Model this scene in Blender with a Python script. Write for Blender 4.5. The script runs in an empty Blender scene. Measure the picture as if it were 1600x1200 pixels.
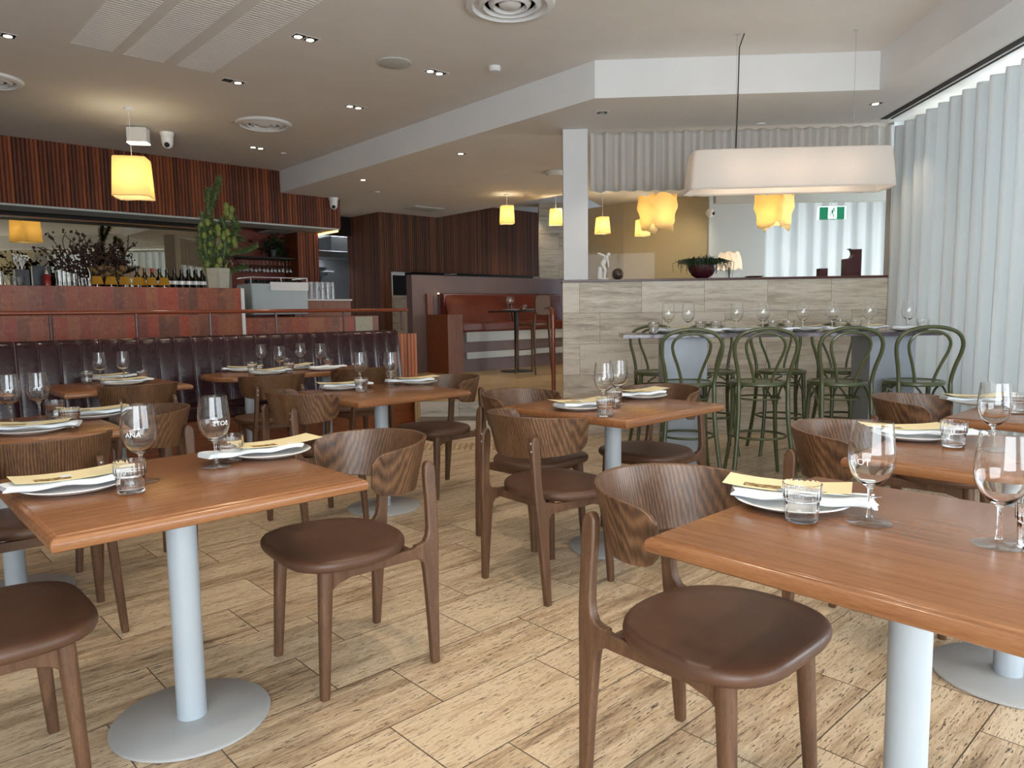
import bpy, bmesh, math, random
from mathutils import Vector, Matrix
random.seed(7)
C = bpy.context.scene.collection
PI = math.pi
S = bpy.context.scene
# ---------------------------------------------------------------- camera
cam_d = bpy.data.cameras.new('camera'); cam = bpy.data.objects.new('camera', cam_d); C.objects.link(cam)
cam_d.sensor_fit = 'HORIZONTAL'; cam_d.sensor_width = 36; cam_d.lens = 36*1131.53/1600; cam_d.clip_start = .02
P_, R_ = .0982384, -.013604
_f = Vector((0, math.cos(P_), -math.sin(P_))); _u = Vector((0, math.sin(P_), math.cos(P_))); _x = Vector((1, 0, 0))
_X = math.cos(R_)*_x + math.sin(R_)*_u; _U = -math.sin(R_)*_x + math.cos(R_)*_u
cam.matrix_world = Matrix(((_X.x, _U.x, -_f.x, 0), (_X.y, _U.y, -_f.y, 0), (_X.z, _U.z, -_f.z, 1.216), (0, 0, 0, 1)))
S.camera = cam
# ---------------------------------------------------------------- view, world, daylight
S.view_settings.view_transform = 'Standard'; S.view_settings.look = 'None'; S.view_settings.gamma = 1
S.view_settings.exposure = 0.32; S.view_settings.use_curve_mapping = False
w = bpy.data.worlds.new('world'); S.world = w; w.use_nodes = True
w.node_tree.nodes['Background'].inputs[0].default_value = (.62, .78, 1, 1); w.node_tree.nodes['Background'].inputs[1].default_value = 1.5
FA, WA = math.radians(42.95), math.radians(-2.75)
def FW(a, b, z=0):
    return Vector((a*math.cos(FA)-b*math.sin(FA), a*math.sin(FA)+b*math.cos(FA), z))
def WW(u, v, z=0):
    return Vector((u*math.cos(WA)-v*math.sin(WA), u*math.sin(WA)+v*math.cos(WA), z))
def area(name, loc, target, sx, sy, e, col):
    d = bpy.data.lights.new(name, 'AREA'); d.shape = 'RECTANGLE'; d.size = sx; d.size_y = sy; d.energy = e; d.color = col
    o = bpy.data.objects.new(name, d); C.objects.link(o); o.location = loc
    o.rotation_euler = (Vector(target)-Vector(loc)).to_track_quat('-Z', 'Y').to_euler(); return o
area('daylight_curtain', WW(5.9, 3.4, 2.1), WW(3.3, 5.4, 1.4), 3.0, 2.6, 560, (.76, .89, 1))
area('daylight_side_window', WW(3.72, .4, 1.6), WW(0, .4, 1.2), 4.2, 2.2, 150, (.88, .95, 1))
area('daylight_front_window', (-.3, -3.1, 1.5), (-.3, 3, 2.3), 5.5, 2.2, 290, (.86, .94, 1))
def spot(loc, e, col=(1, .82, .6), size=1.6, blend=.6, rad=.03, aim=None):
    d = bpy.data.lights.new('downlight_or_fill', 'SPOT'); d.energy = e; d.color = col; d.spot_size = size; d.spot_blend = blend; d.shadow_soft_size = rad
    o = bpy.data.objects.new('downlight_or_fill', d); C.objects.link(o); o.location = loc
    if aim is not None: o.rotation_euler = (Vector(aim)-Vector(loc)).to_track_quat('-Z', 'Y').to_euler()
    return o
def point(loc, e, col=(1, .72, .4), rad=.05, name='lamp_glow'):
    d = bpy.data.lights.new(name, 'POINT'); d.energy = e; d.color = col; d.shadow_soft_size = rad
    o = bpy.data.objects.new(name, d); C.objects.link(o); o.location = loc; return o
# ---------------------------------------------------------------- materials
def lin(c):
    r = []
    for v in c[:3]:
        v = v/255.; r.append(v/12.92 if v <= .04045 else ((v+.055)/1.055)**2.4)
    return (*r, 1)
class NT:
    def __init__(s, name):
        s.m = bpy.data.materials.new(name); s.m.use_nodes = True; s.t = s.m.node_tree; s.n = s.t.nodes
        s.b = s.n['Principled BSDF']
    def new(s, t, **k):
        n = s.n.new(t)
        for a, v in k.items(): setattr(n, a, v)
        return n
    def l(s, a, b): s.t.links.new(a, b)
    def coord(s, scale=(1, 1, 1), rot=(0, 0, 0), loc=(0, 0, 0)):
        c = s.new('ShaderNodeTexCoord'); m = s.new('ShaderNodeMapping')
        m.inputs['Scale'].default_value = scale; m.inputs['Rotation'].default_value = rot; m.inputs['Location'].default_value = loc
        s.l(c.outputs['Object'], m.inputs['Vector']); return m.outputs[0]
    def noise(s, v, sc, det=4, rough=.5, dist=0):
        n = s.new('ShaderNodeTexNoise'); n.inputs['Scale'].default_value = sc; n.inputs['Detail'].default_value = det
        n.inputs['Roughness'].default_value = rough; n.inputs['Distortion'].default_value = dist; s.l(v, n.inputs['Vector']); return n.outputs['Fac']
    def ramp(s, f, stops):
        r = s.new('ShaderNodeValToRGB'); e = r.color_ramp.elements
        while len(e) > 1: e.remove(e[-1])
        e[0].position, e[0].color = stops[0][0], stops[0][1]
        for p, c in stops[1:]: x = e.new(p); x.color = c
        s.l(f, r.inputs[0]); return r.outputs[0]
    def mix(s, a, b, f, mode='MIX'):
        m = s.new('ShaderNodeMix', data_type='RGBA', blend_type=mode)
        for sock, v in ((m.inputs[0], f), (m.inputs[6], a), (m.inputs[7], b)):
            if hasattr(v, 'links') or isinstance(v, bpy.types.NodeSocket): s.l(v, sock)
            else: sock.default_value = v
        return m.outputs[2]
    def math(s, op, a, b=0, c=0):
        m = s.new('ShaderNodeMath', operation=op)
        for i, v in enumerate((a, b, c)):
            if isinstance(v, bpy.types.NodeSocket): s.l(v, m.inputs[i])
            else: m.inputs[i].default_value = v
        return m.outputs[0]
    def bump(s, h, strength=.2, dist=.01):
        b = s.new('ShaderNodeBump'); b.inputs['Strength'].default_value = strength; b.inputs['Distance'].default_value = dist
        s.l(h, b.inputs['Height']); s.l(b.outputs[0], s.b.inputs['Normal'])
    def base(s, c, rough=.5, **k):
        if isinstance(c, bpy.types.NodeSocket): s.l(c, s.b.inputs['Base Color'])
        else: s.b.inputs['Base Color'].default_value = c
        s.b.inputs['Roughness'].default_value = rough
        for a, v in k.items(): s.b.inputs[a].default_value = v
        return s.m
def plain(name, c, rough=.5, var=.06, scale=6, metal=0, coat=0, bump=0, **k):
    t = NT(name); v = t.coord(); n = t.noise(v, scale, 3)
    c0 = lin(c); lo = tuple(x*(1-var) for x in c0[:3])+(1,); hi = tuple(min(1, x*(1+var)) for x in c0[:3])+(1,)
    m = t.base(t.ramp(n, [(.3, lo), (.7, hi)]), rough, Metallic=metal, **k)
    t.b.inputs['Coat Weight'].default_value = coat
    if bump: t.bump(t.noise(v, scale*8, 3), bump, .002)
    return m
def wood(name, cols, scale=(1, 1, 1), rough=.4, rings=True, coat=0., noise_sc=1., wsc=9, dist=6, rot=(0, 0, 0), ww=.26):
    t = NT(name); v = t.coord(scale, rot)
    oi = t.new('ShaderNodeObjectInfo'); cmb = t.new('ShaderNodeVectorMath', operation='ADD')
    sc = t.math('MULTIPLY', oi.outputs['Random'], 7.3); t.l(v, cmb.inputs[0]); t.l(sc, cmb.inputs[1]); v = cmb.outputs[0]
    fine = t.noise(v, 60*noise_sc, 5, .6); big = t.noise(v, 5*noise_sc, 3, .5, .6)
    if rings:
        wv = t.new('ShaderNodeTexWave', wave_type='BANDS', bands_direction='X'); wv.inputs['Scale'].default_value = wsc
        wv.inputs['Distortion'].default_value = dist; wv.inputs['Detail'].default_value = 2; wv.inputs['Detail Scale'].default_value = .7
        t.l(v, wv.inputs['Vector']); g = t.math('ADD', t.math('MULTIPLY', wv.outputs['Fac'], ww), t.math('MULTIPLY', fine, .42)); g = t.math('ADD', g, t.math('MULTIPLY', big, .32))
    else: g = t.math('ADD', t.math('MULTIPLY', fine, .5), t.math('MULTIPLY', big, .5))
    col = t.ramp(g, [(.28, lin(cols[0])), (.5, lin(cols[1])), (.75, lin(cols[2]))])
    m = t.base(col, rough); t.b.inputs['Coat Weight'].default_value = coat; t.b.inputs['Coat Roughness'].default_value = .18
    t.bump(fine, .03, .001); return m
def travertine(name, light, mid, dark, bw, rh, off, loc, axes='XY', mortar=.0035, rough=.32, pits=.5, streak=(1.2, 9, 9)):
    t = NT(name); c = t.new('ShaderNodeTexCoord'); sep = t.new('ShaderNodeSeparateXYZ'); t.l(c.outputs['Object'], sep.inputs[0])
    cb = t.new('ShaderNodeCombineXYZ')
    t.l(t.math('ADD', sep.outputs[axes[0]], loc[0]), cb.inputs[0]); t.l(t.math('ADD', sep.outputs[axes[1]], loc[1]), cb.inputs[1])
    br = t.new('ShaderNodeTexBrick'); t.l(cb.outputs[0], br.inputs['Vector'])
    br.offset = off; br.offset_frequency = 2; br.squash = 1
    br.inputs['Scale'].default_value = 1; br.inputs['Brick Width'].default_value = bw; br.inputs['Row Height'].default_value = rh
    br.inputs['Mortar Size'].default_value = mortar/2; br.inputs['Mortar Smooth'].default_value = .1; br.inputs['Bias'].default_value = 0
    br.inputs['Color1'].default_value = (0, 0, 0, 1); br.inputs['Color2'].default_value = (1, 1, 1, 1); br.inputs['Mortar'].default_value = (.5, .5, .5, 1)
    sv = t.new('ShaderNodeSeparateColor'); t.l(br.outputs['Color'], sv.inputs[0]); rnd = sv.outputs[0]
    # per tile shift of the veins
    cb2 = t.new('ShaderNodeCombineXYZ'); t.l(t.math('MULTIPLY', sep.outputs[axes[0]], streak[0]), cb2.inputs[0]); t.l(t.math('MULTIPLY', sep.outputs[axes[1]], streak[1]), cb2.inputs[1]); t.l(t.math('MULTIPLY', rnd, 9.), cb2.inputs[2])
    v = cb2.outputs[0]
    st = t.noise(v, 2.2, 6, .62, .35); st2 = t.noise(v, 9, 5, .7, .3); pit = t.noise(v, 26, 3, .75, .4)
    g = t.math('ADD', t.math('MULTIPLY', st, .6), t.math('MULTIPLY', st2, .4)); g = t.math('ADD', g, t.math('MULTIPLY', t.math('SUBTRACT', rnd, .5), .10))
    col = t.ramp(g, [(.32, lin(dark)), (.44, lin(mid)), (.54, lin(light)), (.8, lin(light))])
    pm = t.math('MULTIPLY', t.ramp(t.math('ADD', pit, t.math('MULTIPLY', st2, .28)), [(.715, (0, 0, 0, 1)), (.76, (1, 1, 1, 1))]), pits)
    col = t.mix(col, lin((70, 52, 38)), pm)
    col = t.mix(col, lin((60, 46, 36)), t.math('MULTIPLY', br.outputs['Fac'], .85))
    m = t.base(col, rough); t.bump(t.math('SUBTRACT', 1, t.math('ADD', br.outputs['Fac'], t.math('MULTIPLY', pm, .6))), .25, .002); return m
def fluted(name, cols, pitch, rough=.38):
    t = NT(name); c = t.new('ShaderNodeTexCoord'); sep = t.new('ShaderNodeSeparateXYZ'); t.l(c.outputs['Object'], sep.inputs[0])
    idx = t.math('FLOOR', t.math('DIVIDE', sep.outputs['X'], pitch)); wn = t.new('ShaderNodeTexWhiteNoise', noise_dimensions='1D'); t.l(idx, wn.inputs['W'])
    cb = t.new('ShaderNodeCombineXYZ'); t.l(t.math('MULTIPLY', sep.outputs['X'], 60), cb.inputs[0]); t.l(t.math('MULTIPLY', sep.outputs['Z'], 2.2), cb.inputs[2]); t.l(t.math('MULTIPLY', wn.outputs['Value'], 20), cb.inputs[1])
    g = t.math('ADD', t.math('MULTIPLY', t.noise(cb.outputs[0], 1.4, 4, .6), .55), t.math('MULTIPLY', wn.outputs['Value'], .45))
    return t.base(t.ramp(g, [(.2, lin(cols[0])), (.5, lin(cols[1])), (.85, lin(cols[2]))]), rough)
def glassy(name, col=(1, 1, 1, 1), rough=0, ior=1.45):
    t = NT(name); t.base(col, rough); t.b.inputs['Transmission Weight'].default_value = 1; t.b.inputs['IOR'].default_value = ior; return t.m
def clearglass(name):
    t = NT(name); tr = t.new('ShaderNodeBsdfTransparent'); tr.inputs[0].default_value = (.96, .97, .97, 1); gl = t.new('ShaderNodeBsdfGlossy'); gl.inputs['Roughness'].default_value = .02
    fr = t.new('ShaderNodeLayerWeight'); fr.inputs['Blend'].default_value = .5; f = t.math('ADD', t.math('MULTIPLY', t.math('POWER', fr.outputs['Facing'], 3.0), .6), .05)
    mx = t.new('ShaderNodeMixShader'); t.l(f, mx.inputs[0]); t.l(tr.outputs[0], mx.inputs[1]); t.l(gl.outputs[0], mx.inputs[2])
    t.l(mx.outputs[0], t.n['Material Output'].inputs[0]); return t.m
def pane_mat(name, tint=(1, 1, 1, 1), refl=.08):
    t = NT(name); tr = t.new('ShaderNodeBsdfTransparent'); tr.inputs[0].default_value = tint; gl = t.new('ShaderNodeBsdfGlossy'); gl.inputs['Roughness'].default_value = .01
    mx = t.new('ShaderNodeMixShader'); mx.inputs[0].default_value = refl; t.l(tr.outputs[0], mx.inputs[1]); t.l(gl.outputs[0], mx.inputs[2]); t.l(mx.outputs[0], t.n['Material Output'].inputs[0]); return t.m
def cloth(name, c, trans=.5, weave=240, tcol=None):
    t = NT(name); v = t.coord(); n = t.noise(v, weave, 2); col = t.mix(lin(c), tuple(x*.86 for x in lin(c)[:3])+(1,), n)
    d = t.new('ShaderNodeBsdfDiffuse'); tl = t.new('ShaderNodeBsdfTranslucent'); mx = t.new('ShaderNodeMixShader'); mx.inputs[0].default_value = trans
    t.l(col, d.inputs[0]); 
    if tcol: tl.inputs[0].default_value = lin(tcol)
    else: t.l(col, tl.inputs[0])
    t.l(d.outputs[0], mx.inputs[1]); t.l(tl.outputs[0], mx.inputs[2]); t.l(mx.outputs[0], t.n['Material Output'].inputs[0]); return t.m
def emit(name, c, s):
    t = NT(name); t.base(lin(c), .6); t.b.inputs['Emission Color'].default_value = lin(c); t.b.inputs['Emission Strength'].default_value = s; return t.m
M = {}
M['floor'] = travertine('travertine floor tiles', (220, 198, 166), (192, 166, 134), (112, 92, 72), .604, .302, .33, (-.103, -.84+.0), pits=.9, mortar=.0045, streak=(.8, 8, 8))
M['floor_upper'] = travertine('upper travertine floor tiles', (196, 170, 124), (176, 148, 104), (140, 114, 78), .604, .302, .33, (-.1, -.84), pits=.3)
M['wall_stone'] = travertine('vein cut travertine cladding', (214, 205, 190), (190, 178, 160), (150, 138, 122), .6, .3, .33, (-.165+.24, 0), axes='XZ', pits=.12, rough=.45, mortar=.003, streak=(.8, 7, 7))
M['step_stone'] = travertine('grey travertine steps', (204, 198, 186), (176, 170, 160), (132, 128, 120), .9, .16, .5, (0, 0), axes='XZ', pits=.25, rough=.45)
M['ceiling'] = plain('warm white ceiling plaster', (228, 226, 223), .9, .02, 3)
M['white'] = plain('white painted plaster', (226, 228, 230), .75, .02, 3)
M['olive'] = plain('olive beige wall paint', (190, 178, 146), .8, .03, 2)
M['greywall'] = plain('pale grey wall paint', (196, 200, 198), .8, .02, 2)
M['dark'] = plain('dark recess paint', (34, 28, 26), .7, .1)
M['black'] = plain('black metal', (22, 22, 24), .4, .1)
M['chrome'] = plain('brushed chrome', (190, 190, 192), .22, .05, metal=1)
M['steelgrey'] = plain('pale grey powder coated steel', (176, 186, 194), .33, .02)
M['basegrey'] = plain('grey powder coated base plate', (176, 178, 178), .4, .03)
M['leather'] = plain('oxblood leather', (46, 18, 26), .26, .14, 14, bump=.15)
M['red_leather'] = plain('russet leather', (104, 44, 32), .3, .14, 12, bump=.15)
M['seat_leather'] = plain('brown leather', (88, 60, 44), .42, .12, 10, bump=.12)
M['fascia'] = fluted('fluted red brown timber', ((60, 24, 10), (112, 52, 22), (160, 86, 40)), .042, .55)
M['fascia_dark'] = fluted('fluted dark timber', ((50, 26, 14), (92, 52, 28), (128, 76, 42)), .042, .6)
M['flute_end'] = fluted('fluted end timber', ((120, 62, 32), (162, 92, 54), (190, 118, 74)), .05)
M['table'] = wood('oiled teak table top', ((110, 68, 40), (140, 92, 56), (160, 112, 74)), (.9, 14, 14), .27, False, .25, .8)
M['walnut'] = wood('walnut stained ash', ((56, 37, 25), (98, 68, 45), (136, 100, 70)), (1, 1, .09), .42, True, .1, 2.6, 34, 6, ww=.22)
M['walnut_leg'] = wood('walnut stained ash leg', ((68, 46, 32), (96, 67, 47), (124, 90, 64)), (8, 8, .9), .42, False)
M['rail'] = plain('polished red brown handrail', (124, 58, 34), .2, .12, 5, coat=.4)
M['railmetal'] = plain('brown metal upright', (88, 52, 48), .35, .08)
M['cabinet'] = wood('red brown cabinet veneer', ((92, 48, 28), (122, 70, 44), (140, 86, 56)), (14, 14, 1.2), .4, False)
M['bench_wood'] = wood('banquette plinth timber', ((96, 48, 24), (132, 72, 38), (156, 92, 54)), (1.2, 12, 12), .4, False)
M['leaner'] = plain('dark aubergine stone top', (84, 70, 80), .2, .1, 30, coat=.3)
M['leaner_leg'] = plain('satin grey pedestal', (158, 166, 176), .3, .02)
M['olive_green'] = plain('olive green lacquered bentwood', (78, 84, 52), .3, .08, 10, coat=.3)
M['cane'] = plain('pale seat panel', (112, 118, 96), .35, .1, 30)
M['glass'] = glassy('clear glass'); M['thin_glass'] = clearglass('thin clear glass')
M['pane'] = pane_mat('clear pane', refl=.006)
M['etch'] = plain('etched white lettering', (235, 238, 240), .8, .02)
M['china'] = plain('white glazed china', (238, 240, 242), .15, .01)
M['napkin'] = plain('white linen', (232, 238, 244), .9, .03, 20, bump=.2)
M['mirror'] = (lambda t: t.base((.36, .33, .27, 1), .02, Metallic=1))(NT('bronze tinted mirror'))
M['curtain'] = cloth('sheer white curtain', (236, 238, 238), .38)
M['valance'] = cloth('off white curtain', (236, 233, 229), .35)
M['shade_warm'] = cloth('cream fabric shade', (250, 238, 205), .6, tcol=(252, 234, 186))
M['shade_white'] = cloth('white paper fabric shade', (246, 242, 238), .45)
M['amber'] = cloth('amber pleated shade', (214, 168, 70), .5)
M['bulb'] = emit('warm lit bulb', (255, 214, 150), 14)
M['bulb_cool'] = emit('lit lamp face', (255, 232, 200), 9)
M['led'] = emit('warm led strip', (255, 190, 110), 4)
M['bronze_trim'] = plain('thin bronze trim', (150, 96, 52), .4)
M['leaf'] = plain('green leaves', (84, 104, 58), .5, .3, 20)
M['leaf_dark'] = plain('dark green leaves', (44, 62, 34), .5, .3, 20)
M['bud'] = plain('yellow green buds', (124, 136, 66), .6, .25, 20)
M['dry'] = plain('dried brown stems', (58, 34, 26), .8, .3, 20)
M['drylight'] = plain('dried straw flowers', (122, 98, 62), .8, .3, 20)
M['stone_vase'] = plain('pale grey stone', (176, 172, 156), .6, .08, 20)
M['marble'] = plain('white plaster figure', (226, 224, 218), .6, .04, 20)
M['maroon'] = plain('dark maroon ceramic', (72, 30, 38), .25, .1, 10)
M['bronze'] = plain('dark bronze ball', (70, 56, 46), .3, .25, 24)
M['bottle'] = plain('dark bottle glass', (16, 18, 16), .12, .1, coat=.3)
M['redcap'] = plain('red capsule', (150, 30, 34), .35)
M['syrup'] = plain('dark red syrup bottle', (120, 26, 22), .2)
M['machine'] = plain('pale blue grey enamel', (176, 186, 190), .3, .02)
M['stainless'] = plain('stainless steel', (150, 152, 154), .32, .08, 3, metal=.85)
M['mauve'] = plain('mauve brown wall paint', (118, 100, 100), .6, .04)
M['terracotta'] = plain('terracotta red wall', (132, 62, 50), .6, .1)
M['exitgreen'] = emit('green exit panel', (0, 116, 84), .5)
M['exitwhite'] = emit('white exit pictogram', (240, 255, 248), .8)
M['screen'] = plain('dark navy box', (22, 28, 38), .4)
M['tactile'] = plain('brass tactile stud', (176, 140, 80), .35, .1, metal=.6)
def menu_mat():
    t = NT('cream menu card with brown pictures'); v = t.coord((1, 1, 1))
    br = t.new('ShaderNodeTexBrick'); br.offset = .5; br.inputs['Scale'].default_value = 1; br.inputs['Brick Width'].default_value = .11; br.inputs['Row Height'].default_value = .06
    br.inputs['Mortar Size'].default_value = .012; br.inputs['Mortar Smooth'].default_value = 0; br.inputs['Color1'].default_value = (0, 0, 0, 1); br.inputs['Color2'].default_value = (1, 1, 1, 1); br.inputs['Mortar'].default_value = (0, 0, 0, 1)
    t.l(v, br.inputs['Vector']); s = t.new('ShaderNodeSeparateColor'); t.l(br.outputs['Color'], s.inputs[0])
    mask = t.math('MULTIPLY', t.math('GREATER_THAN', s.outputs[0], .52), t.math('SUBTRACT', 1, br.outputs['Fac']))
    pic = t.ramp(t.noise(v, 70, 3), [(.35, lin((84, 60, 34))), (.5, lin((150, 122, 76))), (.65, lin((190, 170, 120)))])
    return t.base(t.mix(lin((240, 224, 178)), pic, mask), .7)
M['seam_highlight'] = plain('pale seam highlight', (104, 78, 82), .35)  # paler colour stands in for light catching the leather seams
M['menu'] = menu_mat()
def tile_red():
    t = NT('glazed russet tile mix'); c = t.new('ShaderNodeTexCoord'); sep = t.new('ShaderNodeSeparateXYZ'); t.l(c.outputs['Object'], sep.inputs[0])
    cb = t.new('ShaderNodeCombineXYZ'); t.l(sep.outputs['X'], cb.inputs[0]); t.l(t.math('ADD', sep.outputs['Z'], -.92), cb.inputs[1])
    br = t.new('ShaderNodeTexBrick'); t.l(cb.outputs[0], br.inputs['Vector']); br.offset = 0; br.inputs['Scale'].default_value = 1; br.inputs['Brick Width'].default_value = .105; br.inputs['Row Height'].default_value = .31
    br.inputs['Mortar Size'].default_value = .0015; br.inputs['Color1'].default_value = (0, 0, 0, 1); br.inputs['Color2'].default_value = (1, 1, 1, 1); br.inputs['Mortar'].default_value = (.5, .5, .5, 1)
    s = t.new('ShaderNodeSeparateColor'); t.l(br.outputs['Color'], s.inputs[0]); r = s.outputs[0]
    base = t.ramp(r, [(.0, lin((128, 62, 54))), (.25, lin((156, 84, 56))), (.45, lin((110, 70, 54))), (.6, lin((172, 72, 50))), (.8, lin((122, 74, 64))), (1, lin((164, 98, 64)))])
    v = t.coord((1, 1, 1)); mott = t.noise(v, 16, 6, .7, 1.2)
    col = t.mix(base, lin((176, 112, 68)), t.math('MULTIPLY', t.ramp(mott, [(.52, (0, 0, 0, 1)), (.66, (1, 1, 1, 1))]), .6))
    col = t.mix(col, lin((84, 44, 40)), t.math('MULTIPLY', t.ramp(t.noise(v, 26, 5, .7), [(.54, (0, 0, 0, 1)), (.64, (1, 1, 1, 1))]), .5))
    col = t.mix(col, lin((150, 112, 98)), t.math('MULTIPLY', br.outputs['Fac'], .7))
    return t.base(col, .42)
M['redtile'] = tile_red()
# ---------------------------------------------------------------- mesh helpers
class MB:
    def __init__(s): s.v = []; s.f = []; s.sm = []
    def add(s, vs, fs, smooth=True):
        o = len(s.v); s.v += [tuple(v) for v in vs]; s.f += [tuple(i+o for i in f) for f in fs]; s.sm += [smooth]*len(fs); return s
    def box(s, x0, x1, y0, y1, z0, z1):
        return s.add([(x0, y0, z0), (x1, y0, z0), (x1, y1, z0), (x0, y1, z0), (x0, y0, z1), (x1, y0, z1), (x1, y1, z1), (x0, y1, z1)],
                     [(0, 3, 2, 1), (4, 5, 6, 7), (0, 1, 5, 4), (1, 2, 6, 5), (2, 3, 7, 6), (3, 0, 4, 7)], False)
    def prism(s, pts, z0, z1):
        n = len(pts); return s.add([(x, y, z0) for x, y in pts]+[(x, y, z1) for x, y in pts],
            [tuple(range(n-1, -1, -1)), tuple(range(n, 2*n))]+[(i, (i+1) % n, (i+1) % n+n, i+n) for i in range(n)], False)
    def lathe(s, prof, n=24, c=(0, 0, 0), close=False):
        vs = []; fs = []
        for r, z in prof:
            for k in range(n): a = 2*PI*k/n; vs.append((c[0]+r*math.cos(a), c[1]+r*math.sin(a), c[2]+z))
        m = len(prof)
        for i in range(m-1 if not close else m):
            j = (i+1) % m
            for k in range(n): fs.append((i*n+k, i*n+(k+1) % n, j*n+(k+1) % n, j*n+k))
        if not close:
            if prof[0][0] > 1e-5: fs.append(tuple(range(n-1, -1, -1)))
            if prof[-1][0] > 1e-5: fs.append(tuple((m-1)*n+k for k in range(n)))
        return s.add(vs, fs)
    def tube(s, pts, r, n=8, flat=1., cap=True, up=None):
        pts = [Vector(p) for p in pts]; rr = r if isinstance(r, (list, tuple)) else [r]*len(pts); vs = []; fs = []
        prev = None
        for i, p in enumerate(pts):
            d = (pts[min(i+1, len(pts)-1)]-pts[max(i-1, 0)]).normalized()
            if prev is None:
                q = Vector(up) if up else (Vector((0, 0, 1)) if abs(d.z) < .9 else Vector((1, 0, 0)))
                a = d.cross(q).normalized()
            else: a = (prev-d*prev.dot(d)).normalized()
            prev = a; b = d.cross(a)
            for k in range(n): t = 2*PI*k/n; vs.append(p+a*math.cos(t)*rr[i]+b*math.sin(t)*rr[i]*flat)
        for i in range(len(pts)-1):
            for k in range(n): fs.append((i*n+k, i*n+(k+1) % n, (i+1)*n+(k+1) % n, (i+1)*n+k))
        if cap: fs.append(tuple(range(n-1, -1, -1))); fs.append(tuple((len(pts)-1)*n+k for k in range(n)))
        return s.add(vs, fs)
    def ring(s, R, r, z, n=32, m=8, c=(0, 0)):
        return s.lathe([(R+r*math.cos(2*PI*k/m), z+r*math.sin(2*PI*k/m)) for k in range(m)], n, (c[0], c[1], 0), True)
    def loft(s, rings, capb=True, capt=True):
        n = len(rings[0]); vs = [v for r in rings for v in r]; fs = []
        for i in range(len(rings)-1):
            for k in range(n): fs.append((i*n+k, i*n+(k+1) % n, (i+1)*n+(k+1) % n, (i+1)*n+k))
        if capb: fs.append(tuple(range(n-1, -1, -1)))
        if capt: fs.append(tuple((len(rings)-1)*n+k for k in range(n)))
        return s.add(vs, fs)
    def sph(s, c, r, n=10, m=6, sc=(1, 1, 1)):
        prof = [(max(math.sin(PI*i/m), 1e-6)*r, -math.cos(PI*i/m)*r) for i in range(m+1)]
        vs = []; fs = []
        for q, z in prof:
            for k in range(n): a = 2*PI*k/n; vs.append((c[0]+q*math.cos(a)*sc[0], c[1]+q*math.sin(a)*sc[1], c[2]+z*sc[2]))
        for i in range(m):
            for k in range(n): fs.append((i*n+k, i*n+(k+1) % n, (i+1)*n+(k+1) % n, (i+1)*n+k))
        return s.add(vs, fs)
    def flutes(s, x0, x1, y, z0, z1, pitch, depth):
        # row of half-round slats along x, bulging towards -y
        prof = [(0, 0), (.12, .7), (.35, 1), (.65, 1), (.88, .7), (1, 0)]
        n = max(1, int(round((x1-x0)/pitch))); vs = []; fs = []
        for i in range(n):
            for (u, d) in prof[:-1]: vs.append((x0+(i+u)*pitch, y-d*depth))
        vs.append((x0+n*pitch, y)); k = len(vs)
        V = [(a, b, z0) for a, b in vs]+[(a, b, z1) for a, b in vs]
        return s.add(V, [(i, i+1, i+1+k, i+k) for i in range(k-1)])
    def build(s, name, mat, parent=None, bevel=0, seg=2, ang=38, frame=None, loc=None):
        me = bpy.data.meshes.new(name); me.from_pydata(s.v, [], s.f); me.update()
        bm = bmesh.new(); bm.from_mesh(me); bmesh.ops.recalc_face_normals(bm, faces=bm.faces); bm.to_mesh(me); bm.free()
        me.shade_smooth(); me.set_sharp_from_angle(angle=math.radians(ang))
        o = bpy.data.objects.new(name, me); C.objects.link(o)
        me.materials.append(M[mat] if isinstance(mat, str) else mat)
        if parent is not None: o.parent = parent
        if frame == 'F': o.rotation_euler.z = FA
        if frame == 'W': o.rotation_euler.z = WA
        if loc is not None: o.location = loc
        if bevel:
            md = o.modifiers.new('bevel', 'BEVEL'); md.width = bevel; md.segments = seg; md.limit_method = 'ANGLE'; md.angle_limit = math.radians(40); md.harden_normals = False
        return o
def tag(o, label, cat, group=None):
    o['label'] = label; o['category'] = cat
    if group: o['group'] = group
    return o
def struct(o): o['kind'] = 'structure'; return o
def root(name, label, cat, loc=(0, 0, 0), rz=0, group=None):
    o = bpy.data.objects.new(name, None); C.objects.link(o); o.location = loc; o.rotation_euler = (0, 0, rz); o.empty_display_size = .05
    return tag(o, label, cat, group)
KIDS = {}
def kids(o):
    return [c for c in o.children]
def dup(o, loc=None, rz=None, label=None, group=None, parent=None, scale=None):
    c = o.copy(); C.objects.link(c)
    if parent is not None: c.parent = parent
    if loc is not None: c.location = loc
    if rz is not None: c.rotation_euler = (0, 0, rz)
    if scale is not None: c.scale = scale
    if label: c['label'] = label
    if group: c['group'] = group
    for k in kids(o): dup(k, parent=c)
    return c
class Proto:
    """first call places the prototype itself, later calls place copies of it"""
    def __init__(s, o): s.o = o; s.used = False
    def __call__(s, loc, rz, label, group=None, scale=None):
        if not s.used:
            s.used = True; s.o.location = loc; s.o.rotation_euler = (0, 0, rz)
            if label: s.o['label'] = label
            if group: s.o['group'] = group
            if scale: s.o.scale = scale
            return s.o
        return dup(s.o, loc, rz, label, group, scale=scale)
def bez(p0, p1, p2, p3, n=10):
    p0, p1, p2, p3 = map(Vector, (p0, p1, p2, p3)); return [p0*(1-t)**3+p1*3*t*(1-t)**2+p2*3*t*t*(1-t)+p3*t**3 for t in [i/n for i in range(n+1)]]
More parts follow.
